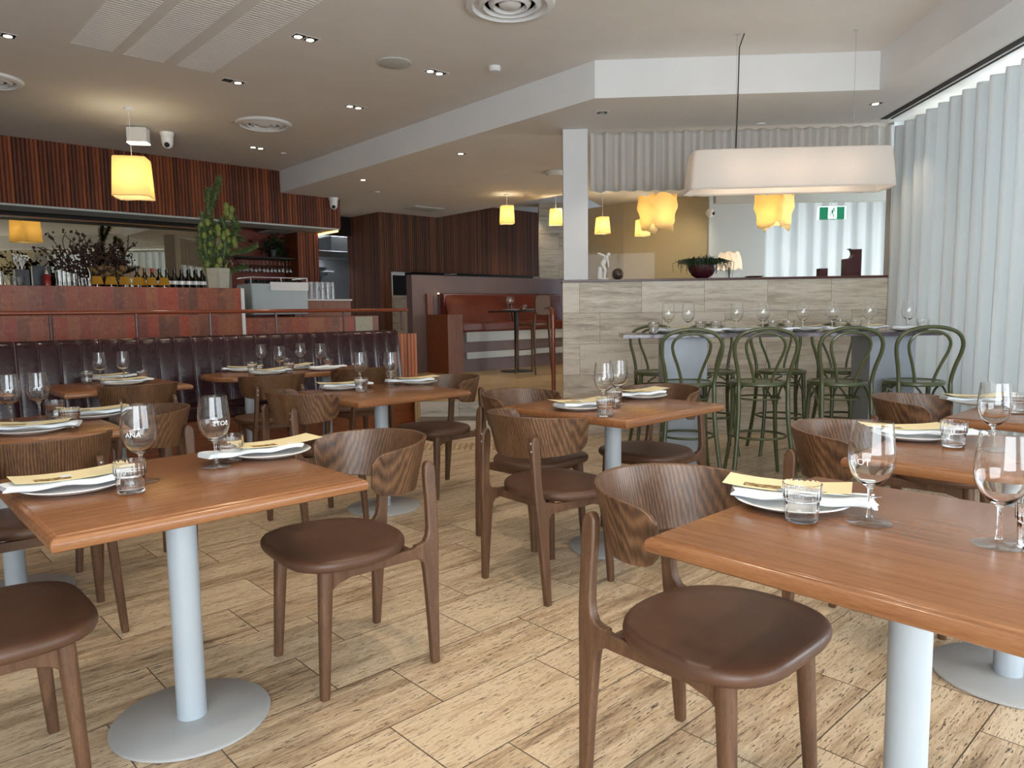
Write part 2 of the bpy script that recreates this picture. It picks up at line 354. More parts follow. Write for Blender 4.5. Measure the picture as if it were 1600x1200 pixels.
def crom(pts, n=6):
    P = [Vector(p) for p in pts]; P = [P[0]*2-P[1]]+P+[P[-1]*2-P[-2]]; out = []
    for i in range(1, len(P)-2):
        for k in range(n):
            t = k/n; a, b, c, d = P[i-1], P[i], P[i+1], P[i+2]
            out.append(.5*((2*b)+(c-a)*t+(2*a-5*b+4*c-d)*t*t+(3*b-a-3*c+d)*t**3))
    out.append(P[-2]); return out
# ---------------------------------------------------------------- floor, ceilings
fl = MB(); fl.prism([(-7, -12), (13, -12), (13, 18), (-7, 18)], -.12, 0); struct(fl.build('floor', 'floor', frame='F'))
def toF(x, y):
    return (x*math.cos(FA)+y*math.sin(FA), -x*math.sin(FA)+y*math.cos(FA))
def toW(x, y):
    return (x*math.cos(WA)+y*math.sin(WA), -x*math.sin(WA)+y*math.cos(WA))
uf = MB(); uf.prism([toF(*p) for p in [(-1.0, 7.41), (.47, 7.34), (.47, 7.43), (1.0, 7.43), (1.0, 16.4), (-13, 17), (-13, 0), (-9.79, .24), (-1.21, 8.23)]], .002, .32)
o = uf.build('floor_upper', 'floor_upper', frame='F'); struct(o)
st = MB(); st.prism([(-1.30, 7.06), (.165, 7.06), (.165, 7.36), (-1.30, 7.36)], .001, .16)
o = st.build('step', 'step_stone', frame='W'); struct(o); o.name = 'trim_1'
st = MB(); st.prism([(-1.30, 7.330), (.165, 7.330), (.165, 7.350), (-1.30, 7.350)], .161, .3205); o = st.build('trim_2', 'step_stone', frame='W'); struct(o)
ce = MB(); ce.prism([(-12, -4), (8, -4), (8, 18), (-12, 18)], 3.25, 3.35); struct(ce.build('ceiling', 'ceiling'))
so = MB(); so.prism([(.709, 6.12), (2.97, 5.99), (2.53, -3.3), (3.95, -3.3), (8, 8), (8, 13.2), (1.9, 13.2), (.98, 10.8), (-1.34, 13.4), (-2.2, 12.6), (-4.6, 14.9), (-5.5, 13.0), (-3.25, 10.49)], 2.95, 3.2495)
o = so.build('ceiling_lowered', 'ceiling'); struct(o); o.data.materials.append(M['white'])
for p in o.data.polygons:
    if abs(p.normal.z) < .5: p.material_index = 1
sl = MB(); sl.box(3.10, 3.16, -3.0, 7.05, 2.9455, 2.9495); sl.box(3.19, 3.21, -3.0, 7.05, 2.9455, 2.9495); struct(sl.build('trim_3', 'dark', frame='W'))
# ---------------------------------------------------------------- half wall with opening, post, ledge
hw = MB(); hw.box(.165, 3.49, 7.11, 7.36, 0, 1.5); struct(hw.build('wall_half', 'wall_stone', frame='W'))
cp = MB(); cp.box(.155, 3.49, 7.095, 7.38, 1.5, 1.522); struct(cp.build('trim_4', plain('dark red brown ledge cap', (84, 48, 44), .3), frame='W', bevel=.003))
po = MB(); po.box(.175, .412, 7.13, 7.36, 1.522, 2.95); o = po.build('column', 'white', frame='W', bevel=.004); struct(o); o.name = 'trim_5'
pn = MB(); pn.box(.415, 3.49, 7.27, 7.275, 1.523, 2.948); o = pn.build('window_1', 'pane', frame='W'); struct(o)
# ---------------------------------------------------------------- curtains
def curtain(name, x0, x1, y, z0, z1, pitch, amp, mat, label, frame='W', along='x', seed=1, header=True):
    r = random.Random(seed); n = int((x1-x0)/pitch*14); pts = []
    ph = 0
    for i in range(n+1):
        t = x0+(x1-x0)*i/n; ph = 2*PI*(t-x0)/pitch+.5*math.sin((t-x0)*2.3+seed)
        q = (ph/(2*PI)) % 1; k_ = .72; u = (q/k_*2-1) if q < k_ else (1-(q-k_)/(1-k_)*2); u = math.sin(u*PI/2); d = amp*(u+.10*math.sin(ph*2.6+.7))
        pts.append((t, d))
    th = .002; rows = [z0, z0+.25*(z1-z0), z0+.6*(z1-z0), z1-.03, z1]; vs = []; k = len(pts)
    for j, z in enumerate(rows):
        s_ = 1+.12*math.sin(j*1.7)
        for (t, d) in pts:
            dd = y+d*(s_ if j < 4 else .85)
            vs.append((t, dd, z) if along == 'x' else (dd, t, z))
    fs = [(j*k+i, j*k+i+1, (j+1)*k+i+1, (j+1)*k+i) for j in range(len(rows)-1) for i in range(k-1)]
    mb = MB(); mb.add(vs, fs); o = mb.build(name, mat, frame=frame, ang=80); md = o.modifiers.new('cloth', 'SOLIDIFY'); md.thickness = .0015
    tag(o, label, 'curtain'); return o
curtain('valance_curtain', .44, 3.34, 7.20, 2.37, 2.925, .148, .042, 'valance', 'short off white pleated curtain hanging above the stone half wall', seed=3)
curtain('sheer_curtain', 2.2, 7.085, 3.31, .02, 2.89, .18, .07, 'curtain', 'full height white sheer curtain in wavy folds along the right window', along='y', seed=5)
# ---------------------------------------------------------------- right wall with windows behind the curtain
rw = MB()
rw.box(3.50, 3.62, -3.2, 7.1, 2.93, 3.25); rw.box(3.50, 3.62, -3.2, 7.1, 0, .12)
for a, b in ((-3.2, -2.4), (2.3, 2.6), (6.95, 7.1)): rw.box(3.50, 3.62, a, b, .12, 2.93)
rw.box(3.50, 3.62, -2.4, 2.3, 1.95, 2.93)
struct(rw.build('wall_right', 'olive', frame='W'))
for k, (a, b, z0, z1) in enumerate(((-2.4, 2.3, .12, 1.95), (2.6, 6.95, .12, 2.93))):
    fr = MB(); n = 4
    for i in range(n+1):
        t = a+(b-a)*i/n; fr.box(3.53, 3.57, max(a, t-.025), min(b, t+.025), z0, z1)
    fr.box(3.53, 3.57, a, b, z0, z0+.05); fr.box(3.53, 3.57, a, b, z1-.05, z1)
    o = fr.build('window_%d' % (k+2), 'dark', frame='W'); struct(o)
    g = MB(); g.box(3.548, 3.552, a, b, z0, z1); g.build('window_pane', 'pane', o)
he = MB(); r = random.Random(2)
for i in range(1500):
    c = (4.6+r.uniform(-.3, .3), r.uniform(-3, 2.6), r.uniform(0, 2.2)); d = Vector((r.uniform(-1, 1), r.uniform(-1, 1), r.uniform(-.6, 1))).normalized()*.09; e = Vector((r.uniform(-1, 1), r.uniform(-1, 1), r.uniform(-1, 1))).normalized()*.05
    c = Vector(c); he.add([c, c+d*.5+e, c+d, c+d*.5-e], [(0, 1, 2, 3)])
tag(he.build('hedge', 'leaf', frame='W'), 'green garden hedge outside the side window', 'hedge')
# back and left closing walls
bw = MB()
bw.box(-12, -3.6, -3.3, -3.2, 0, 3.25); bw.box(2.9, 4.2, -3.3, -3.2, 0, 3.25); bw.box(-3.6, 2.9, -3.3, -3.2, 0, .3); bw.box(-3.6, 2.9, -3.3, -3.2, 2.8, 3.25)
struct(bw.build('wall_front', 'olive'))
fr = MB()
for i in range(6): t = -3.6+6.5*i/5; fr.box(max(-3.6, t-.03), min(2.9, t+.03), -3.28, -3.22, .3, 2.8)
fr.box(-3.6, 2.9, -3.28, -3.22, .3, .36); fr.box(-3.6, 2.9, -3.28, -3.22, 2.74, 2.8)
o = fr.build('window_4', 'dark'); struct(o); g = MB(); g.box(-3.6, 2.9, -3.252, -3.248, .3, 2.8); g.build('window_pane', 'pane', o)
lw = MB(); lw.box(-3.2, -3.1, -9, 13.5, 0, 3.25); struct(lw.build('wall_left', 'white', frame='F'))
# ---------------------------------------------------------------- bar fascia, mirror, wall recess
fa = MB(); P = .042
fa.flutes(-3.1, 4.77, 9.88, 2.515, 3.249, P, .016); fa.flutes(4.76, 5.70, 9.88, 2.515, 2.949, P, .016)
fa.box(-3.1, 4.765, 9.881, 9.99, 2.515, 3.249); fa.box(4.765, 5.70, 9.881, 9.99, 2.515, 2.949)
o = fa.build('wall_bar_fascia', 'fascia', frame='F', ang=25); struct(o)
fr2 = MB(); fr2.flutes(0, 1.35, 0, 2.515, 2.949, P, .016); fr2.box(0, 1.35, .001, .06, 2.515, 2.949)
o = fr2.build('wall_bar_return', 'fascia', ang=25); o.rotation_euler.z = FA+PI/2; o.location = FW(5.70, 9.88); struct(o)
us = MB(); us.box(-3.1, 5.69, 9.885, 10.35, 2.49, 2.514); us.box(4.9, 5.69, 10.35, 11.2, 2.49, 2.514); struct(us.build('ceiling_bar', 'greywall', frame='F'))
rc = MB(); rc.box(-3.1, 5.69, 10.35, 10.42, 2.49, 2.75); struct(rc.build('trim_6', 'dark', frame='F'))
ct = MB(); ct.box(-3.1, 4.30, 10.55, 10.6, 2.446, 2.46); struct(ct.build('trim_7', 'bronze_trim', frame='F'))
mi = MB(); mi.box(-3.1, 4.30, 10.60, 10.62, 1.35, 2.445); o = tag(mi.build('bar_mirror', 'mirror', frame='F'), 'long bronze tinted mirror on the back wall behind the bar', 'mirror')
bk = MB(); bk.box(-3.1, 4.30, 10.62, 10.75, .32, 2.95); struct(bk.build('wall_bar_back', 'dark', frame='F'))
rd = MB(); rd.box(4.30, 5.30, 10.95, 11.05, .32, 2.95); rd.box(4.28, 4.33, 10.62, 11.0, .32, 2.95); struct(rd.build('wall_bar_red', 'terracotta', frame='F'))
# small fluted pier right of the red niche
pier = MB(); pier.flutes(5.30, 5.66, 10.50, .32, 2.49, .045, .016); pier.box(5.30, 5.66, 10.501, 11.0, .32, 2.49)
struct(pier.build('wall_pier', 'fascia', frame='F', ang=25))
ls = MB(); ls.box(5.66, 5.685, 9.92, 11.15, 2.465, 2.488); struct(ls.build('trim_8', 'led', frame='F'))
# ---------------------------------------------------------------- kitchen opening
kb = MB(); kb.box(5.2, 7.9, 12.9, 13.0, .32, 2.95); kb.box(7.9, 8.0, 11.75, 13.0, .32, 2.95); struct(kb.build('wall_kitchen', 'stainless', frame='F'))
kh = MB(); kh.box(5.9, 7.7, 12.2, 12.89, 2.28, 2.40); kh.box(6.95, 7.7, 12.4, 12.89, 2.40, 2.70)
o = tag(kh.build('range_hood', 'stainless', frame='F', bevel=.01), 'stainless steel kitchen hood seen through the opening past the bar', 'hood')
for i, z in enumerate((2.03, 1.75)):
    sh = MB(); sh.box(6.2, 7.05, 12.5, 12.89, z, z+.025); sh.box(6.3, 6.32, 12.6, 12.89, z-.06, z); sh.box(6.95, 6.97, 12.6, 12.89, z-.06, z)
    tag(sh.build('steel_shelf', 'stainless', frame='F'), ['upper', 'lower'][i]+' steel wall shelf in the kitchen behind the bar end', 'shelf')
pn = MB(); pn.lathe([(.001, 0), (.2, 0), (.24, .05), (.23, .055), (.19, .01), (.001, .01)], 20); tag(pn.build('frying_pan', 'black', loc=FW(6.7, 12.63, 2.056)), 'black pan on the upper kitchen shelf', 'pan')
kt = MB(); kt.box(5.9, 7.8, 12.0, 12.85, .32, 1.2); o = tag(kt.build('kitchen_bench', 'stainless', frame='F', bevel=.005), 'stainless kitchen bench under the steel shelves', 'bench')
# ---------------------------------------------------------------- dark fluted walls
w1 = MB(); w1.flutes(0, 1.05, 0, .32, 2.949, P, .016); w1.box(0, 1.05, .001, .1, .32, 2.949)
o = w1.build('wall_corridor', 'fascia_dark', ang=25); o.rotation_euler.z = FA-PI/2; o.location = FW(6.92, 11.75); struct(o)
w2 = MB(); w2.flutes(6.92, 10.78, 10.70, 1.96, 3.249, P, .016); w2.flutes(6.92, 7.13, 10.70, .32, 1.96, P, .016)
w2.box(6.92, 10.78, 10.701, 10.80, 1.96, 3.249); w2.box(6.92, 7.13, 10.701, 10.8, .32, 1.96)
struct(w2.build('wall_back', 'fascia_dark', frame='F', ang=25))
w3 = MB(); w3.box(7.2, 11.5, 11.62, 11.7, .32, 3.0); struct(w3.build('wall_pass', 'dark', frame='F'))
wq = MB(); wq.box(7.14, 7.5, 10.82, 10.86, 1.90, 1.958); wq.box(7.22, 7.24, 10.82, 10.86, 1.55, 1.90); struct(wq.build('trim_11', 'white', frame='F'))
w4 = MB(); w4.box(7.13, 11.5, 11.2, 11.5, .32, 1.56); tag(w4.build('service_counter', 'wall_stone', frame='F'), 'olive brown stone counter seen between dark timber wall and mauve partition', 'counter')
w5 = MB(); w5.box(.55, 1.30, 13.9, 14.3, .32, 3.249); 
o = w5.build('wall_stone_pier', 'wall_stone'); struct(o)
w5 = MB(); w5.box(-2.8, .3, 0, .1, .32, 2.2)
# white strips at top of pass
wp = MB(); wp.box(7.15, 7.75, 10.9, 11.1, 1.97, 2.04); wp.box(8.6, 8.75, 10.9, 11.1, 1.95, 1.99); struct(wp.build('trim_9', 'white', frame='F'))
hd = MB(); hd.box(5.69, 6.92, 11.6, 11.7, 2.62, 2.949); struct(hd.build('trim_10', 'dark', frame='F'))
area('kitchen_light', FW(6.7, 12.2, 2.25), FW(6.7, 12.5, 1.2), 1.0, .3, 16, (.9, .95, 1)); area('kitchen_ceiling_light', FW(7.2, 12.3, 2.93), FW(7.2, 12.3, 2), .8, .4, 10, (.9, .95, 1))
# ---------------------------------------------------------------- partition with upper banquette
pt = MB(); pt.box(6.36, 10.75, 9.0, 9.14, .32, 1.80); struct(pt.build('wall_partition', 'mauve', frame='F'))
# ---------------------------------------------------------------- room behind the half wall
ow = MB()
def slab(x0, y0, x1, y1, t, z0, z1):
    d = Vector((x1-x0, y1-y0, 0)); n = Vector((-d.y, d.x, 0)).normalized()*t
    return [(x0, y0), (x1, y1), (x1+n.x, y1+n.y), (x0+n.x, y0+n.y)], z0, z1
ow.prism(*slab(1.05, 12.76, 1.32, 12.5, .1, 0, 2.949)); ow.prism(*slab(1.32, 12.5, 1.84, 11.9, .1, 0, 2.949)); ow.prism(*slab(1.84, 11.9, 3.02, 11.06, .1, 0, 2.949))
struct(ow.build('wall_olive', 'olive'))
ew = MB(); ew.box(-2, 4, 16.5, 16.6, 0, 3.249); struct(ew.build('wall_light_block', 'olive'))  # unseen closing wall added to stop world light leaking in
gw = MB(); gw.box(2.95, 3.78, 10.9, 11.0, 0, 2.949); gw.box(2.6, 7.2, 9.3, 9.42, 2.56, 2.949); struct(gw.build('wall_grey', 'greywall'))
ob = MB(); ob.box(7.1, 7.2, 7.0, 12.2, 0, 2.949); ob.box(3.7, 7.2, 12.0, 12.1, 0, 2.949); ob.box(3.62, 7.2, 7.0, 7.1, 0, 2.949); struct(ob.build('wall_far', 'greywall'))
curtain('back_curtain', 3.75, 6.9, 11.5, .02, 2.9, .24, .05, 'curtain', 'white pleated curtain in the far room behind the exit sign', frame=None, seed=9)
area('fill_far_room', (6.9, 9.0, 1.6), (3.0, 10.0, 1.7), 3.0, 2.2, 120, (.86, .94, 1)); area('daylight_far_curtain', (5.0, 11.95, 1.6), (5.0, 8, 1.5), 3.0, 2.2, 50, (.8, .92, 1))  # far-room area light added to brighten its walls, with no window behind it
# ---------------------------------------------------------------- dining chair
def sup(a, e): return math.copysign(abs(a)**e, a)
def make_chair():
    t = root('dining_chair', 'walnut dining chair', 'chair')
    # seat cushion
    def ring(s, z, dz=0):
        pts = []
        for i in range(56):
            a = 2*PI*i/56; c, d = math.cos(a), math.sin(a)
            if d >= 0: x = .254*sup(c, .52); y = .075+.208*sup(d, .66)
            else: x = .252*sup(c, .85); y = .075+.233*sup(d, .92)
            x *= 1-.10*max(0, (y-.08)/.2)**2*.6
            cy = .062; zz = z+dz*((x/.25)**2+((y-cy)/.22)**2)
            pts.append((x*s, cy+(y-cy)*s, zz))
        return pts
    m = MB(); m.loft([ring(.93, .416), ring(.975, .419), ring(.995, .428), ring(1, .437), ring(.993, .446), ring(.97, .453), ring(.92, .457), ring(.7, .456, .001), ring(.3, .455, .001), ring(.05, .455)])
    m.build('seat', 'seat_leather', t, ang=60)
    # front legs
    for s in (-1, 1):
        m = MB(); rings = []
        for z, hw in ((0, .0148), (.015, .0158), (.25, .0205), (.38, .0225), (.417, .0225)):
            x = s*(.197-.012*z/.4); y = .209-.022*z/.4; pts = []
            for i in range(12):
                a = 2*PI*i/12; pts.append((x+hw*sup(math.cos(a), .75), y+hw*sup(math.sin(a), .75), z))
            rings.append(pts)
        m.loft(rings); m.build('leg', 'walnut_leg', t, ang=50)
    # rear legs: one shaped board each, up to the back rest
    prof = [(-.209, 0), (-.219, .2), (-.229, .36), (-.234, .42), (-.237, .50), (-.238, .60), (-.239, .66), (-.237, .685), (-.229, .70), (-.216, .708), (-.203, .704), (-.196, .69), (-.194, .66),
            (-.194, .62), (-.196, .58), (-.196, .53), (-.195, .48), (-.190, .450), (-.178, .431), (-.160, .425), (-.140, .424), (-.140, .376), (-.156, .373), (-.167, .360), (-.171, .33), (-.175, .25), (-.178, .15), (-.180, 0)]
    LG = {}
    for s in (-1, 1):
        m = MB(); n = len(prof); vs = []
        for side in (-1, 1):
            for (y, z) in prof:
                x = s*(.213-.050*(z/.70)); th = .0145 if z < .5 else .0135
                if z < .06: th = .013
                vs.append((x+side*th, y, z))
        fs = [tuple(range(n-1, -1, -1)), tuple(range(n, 2*n))]+[(i, (i+1) % n, (i+1) % n+n, i+n) for i in range(n)]
        m.add(vs, fs); LG[s] = m.build('leg', 'walnut_leg', t, bevel=.006, seg=2)
    # side rails with a gusset at the front leg
    for s in (-1, 1):
        m = MB(); top = .408; seg = []
        for y, zb, x in ((-.155, .378, .187), (-.12, .378, .189), (0, .378, .189), (.10, .376, .187), (.15, .362, .186), (.18, .338, .1855), (.19, .32, .1855)):
            zt = .416 if y > -.13 else .424
            seg.append([(s*(x-.011), y, zb), (s*(x+.011), y, zb), (s*(x+.011), y, zt), (s*(x-.011), y, zt)])
        m.loft(seg); m.build('side_rail', 'walnut_leg', t, bevel=.003)
    m = MB(); m.box(-.178, .178, .15, .172, .372, .414); m.box(-.18, .18, -.13, -.108, .380, .414); m.build('cross_rail', 'walnut_leg', t)
    # wrap-round back rest
    A = 1.78; nphi = 44; nv = 7; vs = []; K = nphi+1
    for side in (0, 1):
        for i in range(K):
            ph = -A+2*A*i/nphi; e = max(0, (abs(ph)-(A-.22))/.22); sh = math.sqrt(max(0, 1-(e*.93)**2.2))
            q = (abs(ph)/A)**2
            zt = .788-.020*q; zb = .603+.028*q; zm = (zt+zb)/2+.0; hh = (zt-zb)/2*(.30+.70*sh)
            for j in range(nv):
                z = zm+hh*(2*j/(nv-1)-1); fl = 1-.20*(.788-z)/.185*(.55+.45*(1-abs(ph)/A))
                a_, b_ = .240*fl+.006, .254*fl+.004
                if side: a_ -= .013; b_ -= .013
                vs.append((a_*math.sin(ph), -.016-b_*math.cos(ph), z))
    m = MB(); fs = []; o = K*nv
    for i in range(nphi):
        for j in range(nv-1):
            q0 = i*nv+j; fs.append((q0, q0+nv, q0+nv+1, q0+1)); fs.append((o+q0, o+q0+1, o+q0+nv+1, o+q0+nv))
        for j, in ((0,), (nv-1,)):
            q0 = i*nv+j; fs.append((q0, o+q0, o+q0+nv, q0+nv) if j == 0 else (q0, q0+nv, o+q0+nv, o+q0))
    for i in (0, nphi):
        for j in range(nv-1):
            q0 = i*nv+j; fs.append((q0, q0+1, o+q0+1, o+q0))
    m.add(vs, fs); m.build('backrest', 'walnut', t, bevel=.003, ang=50)
    for s in (-1, 1):
        for z in (.682, .648):
            m = MB(); m.sph((s*(.213-.050*z/.7), -.239, z), .006, 8, 5, (1, .5, 1)); m.build('screw', 'chrome', LG[s])
    return t
chair = Proto(make_chair())
GC = 'walnut dining chairs with brown leather seats'
for x, y, r_, lab in [
    (-.568, 2.478, 128.7, 'walnut dining chair fully in view right of the front left table'),
    (.465, 1.765, -137.3, 'large walnut dining chair in the right foreground beside the front right table'),
    (.150, 3.197, -50.3, 'walnut dining chair seen from behind at the near side of the middle table'),
    (.094, 3.886, -135.1, 'walnut dining chair at the far left side of the middle table, facing the camera'),
    (.795, 4.03, 134.9, 'walnut dining chair right of the middle table, before the green stools'),
    (-1.39, 1.75, -47, 'walnut dining chair cut by the picture edge, seat in the lower left corner'),
    (-1.806, 2.731, 39.0, 'walnut dining chair seen from behind at the left picture edge beyond the front left table'),
    (-1.812, 3.385, 132.0, 'walnut dining chair between the front left table and the square banquette table'),
    (-2.508, 4.824, 42.8, 'walnut dining chair seen from behind at the square table by the banquette'),
    (-1.828, 5.476, 34.3, 'left walnut dining chair seen from behind at the round ended table'),
    (-1.296, 6.057, 44.1, 'right walnut dining chair half hidden at the round ended banquette table'),
    (-1.168, 4.22, -44.9, 'walnut dining chair seen from behind, left of the table left of centre'),
    (-.484, 4.944, 132.7, 'walnut dining chair in front of the stone steps, right of the table left of centre'),
    (1.285, 2.57, -135.3, 'dark walnut dining chair behind the front right wine glass'),
    (2.007, 3.414, -132.1, 'farthest walnut dining chair on the right, below the last green stool')]:
    chair((x, y, 0), math.radians(r_), lab, GC)
# ---------------------------------------------------------------- tables
def make_table(w=.8, d=.8, name='dining_table', H=.742):
    t = root(name, 'square timber table', 'table')
    m = MB(); m.loft([[(sx*(w/2-i), sy*(d/2-i), H+z) for sx, sy in ((-1, -1), (1, -1), (1, 1), (-1, 1))] for i, z in ((.010, -.038), (.003, -.035), (0, -.028), (0, -.017), (.003, -.010), (.009, -.0055), (.0155, -.004), (.0165, -.001), (.019, 0))]); m.build('tabletop', 'table', t, bevel=.0015, seg=1, ang=30)
    m = MB(); m.lathe([(.0425, .012), (.0425, H-.045)], 32); m.build('column', 'steelgrey', t)
    m = MB(); m.lathe([(.10, H-.046), (.10, H-.0385)], 24); m.build('mounting_plate', 'basegrey', t)
    m = MB(); m.lathe([(.222, .0), (.226, .003), (.226, .009), (.222, .012), (.06, .0135), (.043, .014)], 64); m.build('base_plate', 'basegrey', t)
    return t
tbl = Proto(make_table())
GT = 'square timber tables on grey columns'
TB = {}
for k, a, b, lab in [('T1', .706, 2.207, 'square orange brown timber table on a pale column in the left foreground'),
    ('T2', 1.622, .510, 'square orange brown timber table in the right foreground with two large wine glasses'),
    ('T3', 2.876, 2.335, 'square timber table in the middle of the room with a pale column'),
    ('T4', 2.462, 3.850, 'square timber table left of centre, in front of the banquette end'),
    ('T5', 1.436, 5.700, 'square timber table in front of the oxblood banquette on the left'),
    ('T6', .505, 3.795, 'square timber table behind the front left one, cut by the left picture edge'),
    ('T7', 2.743, .565, 'square timber table behind the front right one, cut by the right picture edge'),
    ('T8', 3.854, .608, 'square timber table nearest the white curtain at the right picture edge'),
    ('T10', .393, 5.712, 'square timber table showing only a corner at the far left of the banquette')]:
    TB[k] = tbl(FW(a, b), FA+(PI/2 if k in ('T2', 'T7', 'T8') else 0), lab, GT)
# round ended table
t9 = root('oval_table', 'long round ended timber table with four settings in front of the oxblood banquette', 'table', FW(2.83, 5.86), FA)
m = MB(); m.prism([(.70*sup(math.cos(2*PI*i/64), .55), .36*sup(math.sin(2*PI*i/64), .6)) for i in range(64)], .704, .742); m.build('tabletop', 'table', t9, bevel=.01)
for s in (-.35, .35):
    m = MB(); m.lathe([(.0425, .012), (.0425, .7035)], 24, (s, 0, 0)); m.build('column', 'steelgrey', t9)
    m = MB(); m.lathe([(.226, 0), (.226, .010), (.06, .0135), (.043, .014)], 40, (s, 0, 0)); m.build('base_plate', 'basegrey', t9)
# ---------------------------------------------------------------- high table and bentwood stools
LA = math.radians(-5.0)
def LW(x, y): return Vector((.83+x*math.cos(LA)-y*math.sin(LA), 5.40+x*math.sin(LA)+y*math.cos(LA), 0))
t = root('high_table', 'long dark aubergine high table on two grey box pedestals by the stone wall', 'table', (.83, 5.40, 0), LA)
m = MB(); m.box(0, 2.27, 0, .50, 1.012, 1.04); m.build('tabletop', 'leaner', t, bevel=.002)
for x0 in (.31, 1.80):
    m = MB(); m.box(x0, x0+.32, .06, .42, 0, 1.0115); m.build('pedestal', 'leaner_leg', t, bevel=.003)
def make_stool():
    t = root('bar_stool', 'olive green bentwood bar stool', 'stool')
    m = MB(); m.lathe([(.16, .676), (.192, .676), (.2, .684), (.2, .698), (.194, .706), (.172, .706), (.168, .700)], 40); m.build('seat_frame', 'olive_green', t)
    m = MB(); m.lathe([(.001, .690), (.10, .692), (.169, .700), (.169, .6985), (.10, .686), (.001, .684)], 32); m.build('seat', 'cane', t)
    half = [(.215, -.30, 0), (.188, -.245, .22), (.168, -.205, .45), (.165, -.190, .62), (.166, -.185, .72), (.182, -.205, .82), (.205, -.235, .92), (.203, -.250, .99), (.165, -.262, 1.045), (.09, -.268, 1.075), (0, -.270, 1.085)]
    path = crom([(-x, y, z) for x, y, z in half]+[(x, y, z) for x, y, z in half[-2::-1]], 5)
    m = MB(); m.tube(path, [.0155 if p.z < .7 else .0135 for p in path], 10); m.build('back_frame', 'olive_green', t)
    half = [(.060, -.172, .690), (.064, -.180, .74), (.090, -.205, .83), (.122, -.232, .92), (.128, -.246, .98), (.10, -.256, 1.025), (.055, -.262, 1.048), (0, -.264, 1.055)]
    path = crom([(-x, y, z) for x, y, z in half]+[(x, y, z) for x, y, z in half[-2::-1]], 5)
    m = MB(); m.tube(path, .0105, 8); m.build('back_loop', 'olive_green', t)
    for s in (-1, 1):
        p = crom([(s*.148, .12, .68), (s*.152, .128, .5), (s*.165, .15, .25), (s*.195, .185, 0)], 5)
        m = MB(); m.tube(p, [.017-.004*i/(len(p)-1) for i in range(len(p))], 10); m.build('leg', 'olive_green', t)
        a = bez((s*.158, .135, .44), (s*.165, .12, .60), (s*.175, .06, .655), (s*.178, 0, .668), 8); b = bez((s*.158, .135, .44), (s*.14, .145, .60), (s*.08, .165, .655), (s*.03, .172, .668), 8)
        c_ = bez((s*.17, -.19, .44), (s*.175, -.16, .6), (s*.178, -.08, .655), (s*.178, -.02, .668), 8)
        m = MB(); m.tube(a, .0075, 6); m.tube(b, .0075, 6); m.tube(c_, .0075, 6); m.build('bracket', 'olive_green', t)
    m = MB(); m.ring(.190, .009, .315, 40, 8, (0, -.035)); m.build('foot_ring', 'olive_green', t)
    m = MB(); m.ring(.150, .007, .585, 36, 6, (0, -.02)); m.build('upper_ring', 'olive_green', t)
    return t
stool = Proto(make_stool())
GS = 'olive green bentwood bar stools at the high table'
for i, (x, y, side) in enumerate([(1.27, 5.24, 0), (1.77, 5.19, 0), (2.31, 5.13, 0), (2.83, 5.08, 0), (1.24, 6.15, 1), (1.70, 6.13, 1), (2.27, 6.08, 1), (2.80, 6.04, 1)]):
    lab = ['olive green bentwood bar stool nearest the left end of the high table', 'second olive green bar stool from the left on the near side of the high table',
        'third olive green bar stool on the near side, overlapping the right grey pedestal', 'rightmost olive green bar stool, standing against the white curtain',
        'olive green bar stool behind the left end of the high table, by the stone wall', 'second olive green bar stool from the left on the wall side',
        'third olive green bar stool from the left on the wall side', 'olive green bar stool on the wall side hidden mostly by the right pedestal'][i]
    stool((x, y, 0), LA+(PI if side else 0)+random.uniform(-.06, .06), lab, GS)
# ---------------------------------------------------------------- table ware
def make_wine():
    t = root('wine_glass', 'clear stemmed wine glass', 'glass')
    outer = [(.0062, .0125), (.0045, .03), (.0043, .06), (.0050, .075), (.010, .083), (.024, .091), (.037, .105), (.0455, .124), (.0488, .143), (.0483, .163), (.0455, .19), (.0418, .225)]
    inner = [(.0408, .225), (.0444, .19), (.0471, .163), (.0476, .143), (.0443, .125), (.0358, .107), (.023, .094), (.008, .0875), (.0001, .0865)]
    m = MB(); m.lathe([(.0001, .0122)]+outer+inner, 36); m.build('bowl', 'glass', t, ang=70)
    m = MB(); m.lathe([(.0001, .0006), (.0465, .0003), (.047, .0015), (.040, .0032), (.018, .0058), (.0075, .010), (.0055, .0121), (.0001, .0121)], 36); m.build('foot', 'thin_glass', t, ang=70); return t
def make_tumbler():
    t = root('water_tumbler', 'clear ribbed water tumbler', 'glass'); n = 60; m = MB(); rings = []
    for r, z, k in [(.0001, 0, 0), (.031, 0, 0), (.034, .003, 1), (.0355, .02, 1), (.0365, .045, 1), (.0375, .049, 0), (.0405, .051, 0), (.0410, .055, 0), (.0418, .075, 0), (.0422, .087, 0), (.0405, .0875, 0), (.0398, .075, 2), (.0388, .053, 2), (.034, .048, 0), (.033, .03, 0), (.032, .012, 0), (.02, .009, 0), (.0001, .009, 0)]:
        rings.append([((r*(1+(.018*math.cos(20*2*PI*i/n) if k == 1 else .03*math.cos(20*2*PI*i/n) if k == 2 else 0)))*math.cos(2*PI*i/n), (r*(1+(.018*math.cos(20*2*PI*i/n) if k == 1 else .03*math.cos(20*2*PI*i/n) if k == 2 else 0)))*math.sin(2*PI*i/n), z) for i in range(n)])
    m.loft(rings, False, False); m.build('glass', 'glass', t, ang=60); return t
def make_plate():
    t = root('plate', 'white plate', 'plate')
    m = MB(); m.lathe([(.0001, .002), (.075, .002), (.08, 0), (.085, .002), (.11, .008), (.132, .017), (.1345, .0185), (.132, .0205), (.11, .0125), (.085, .0065), (.0001, .0055)], 56); m.build('dish', 'china', t, ang=60); return t
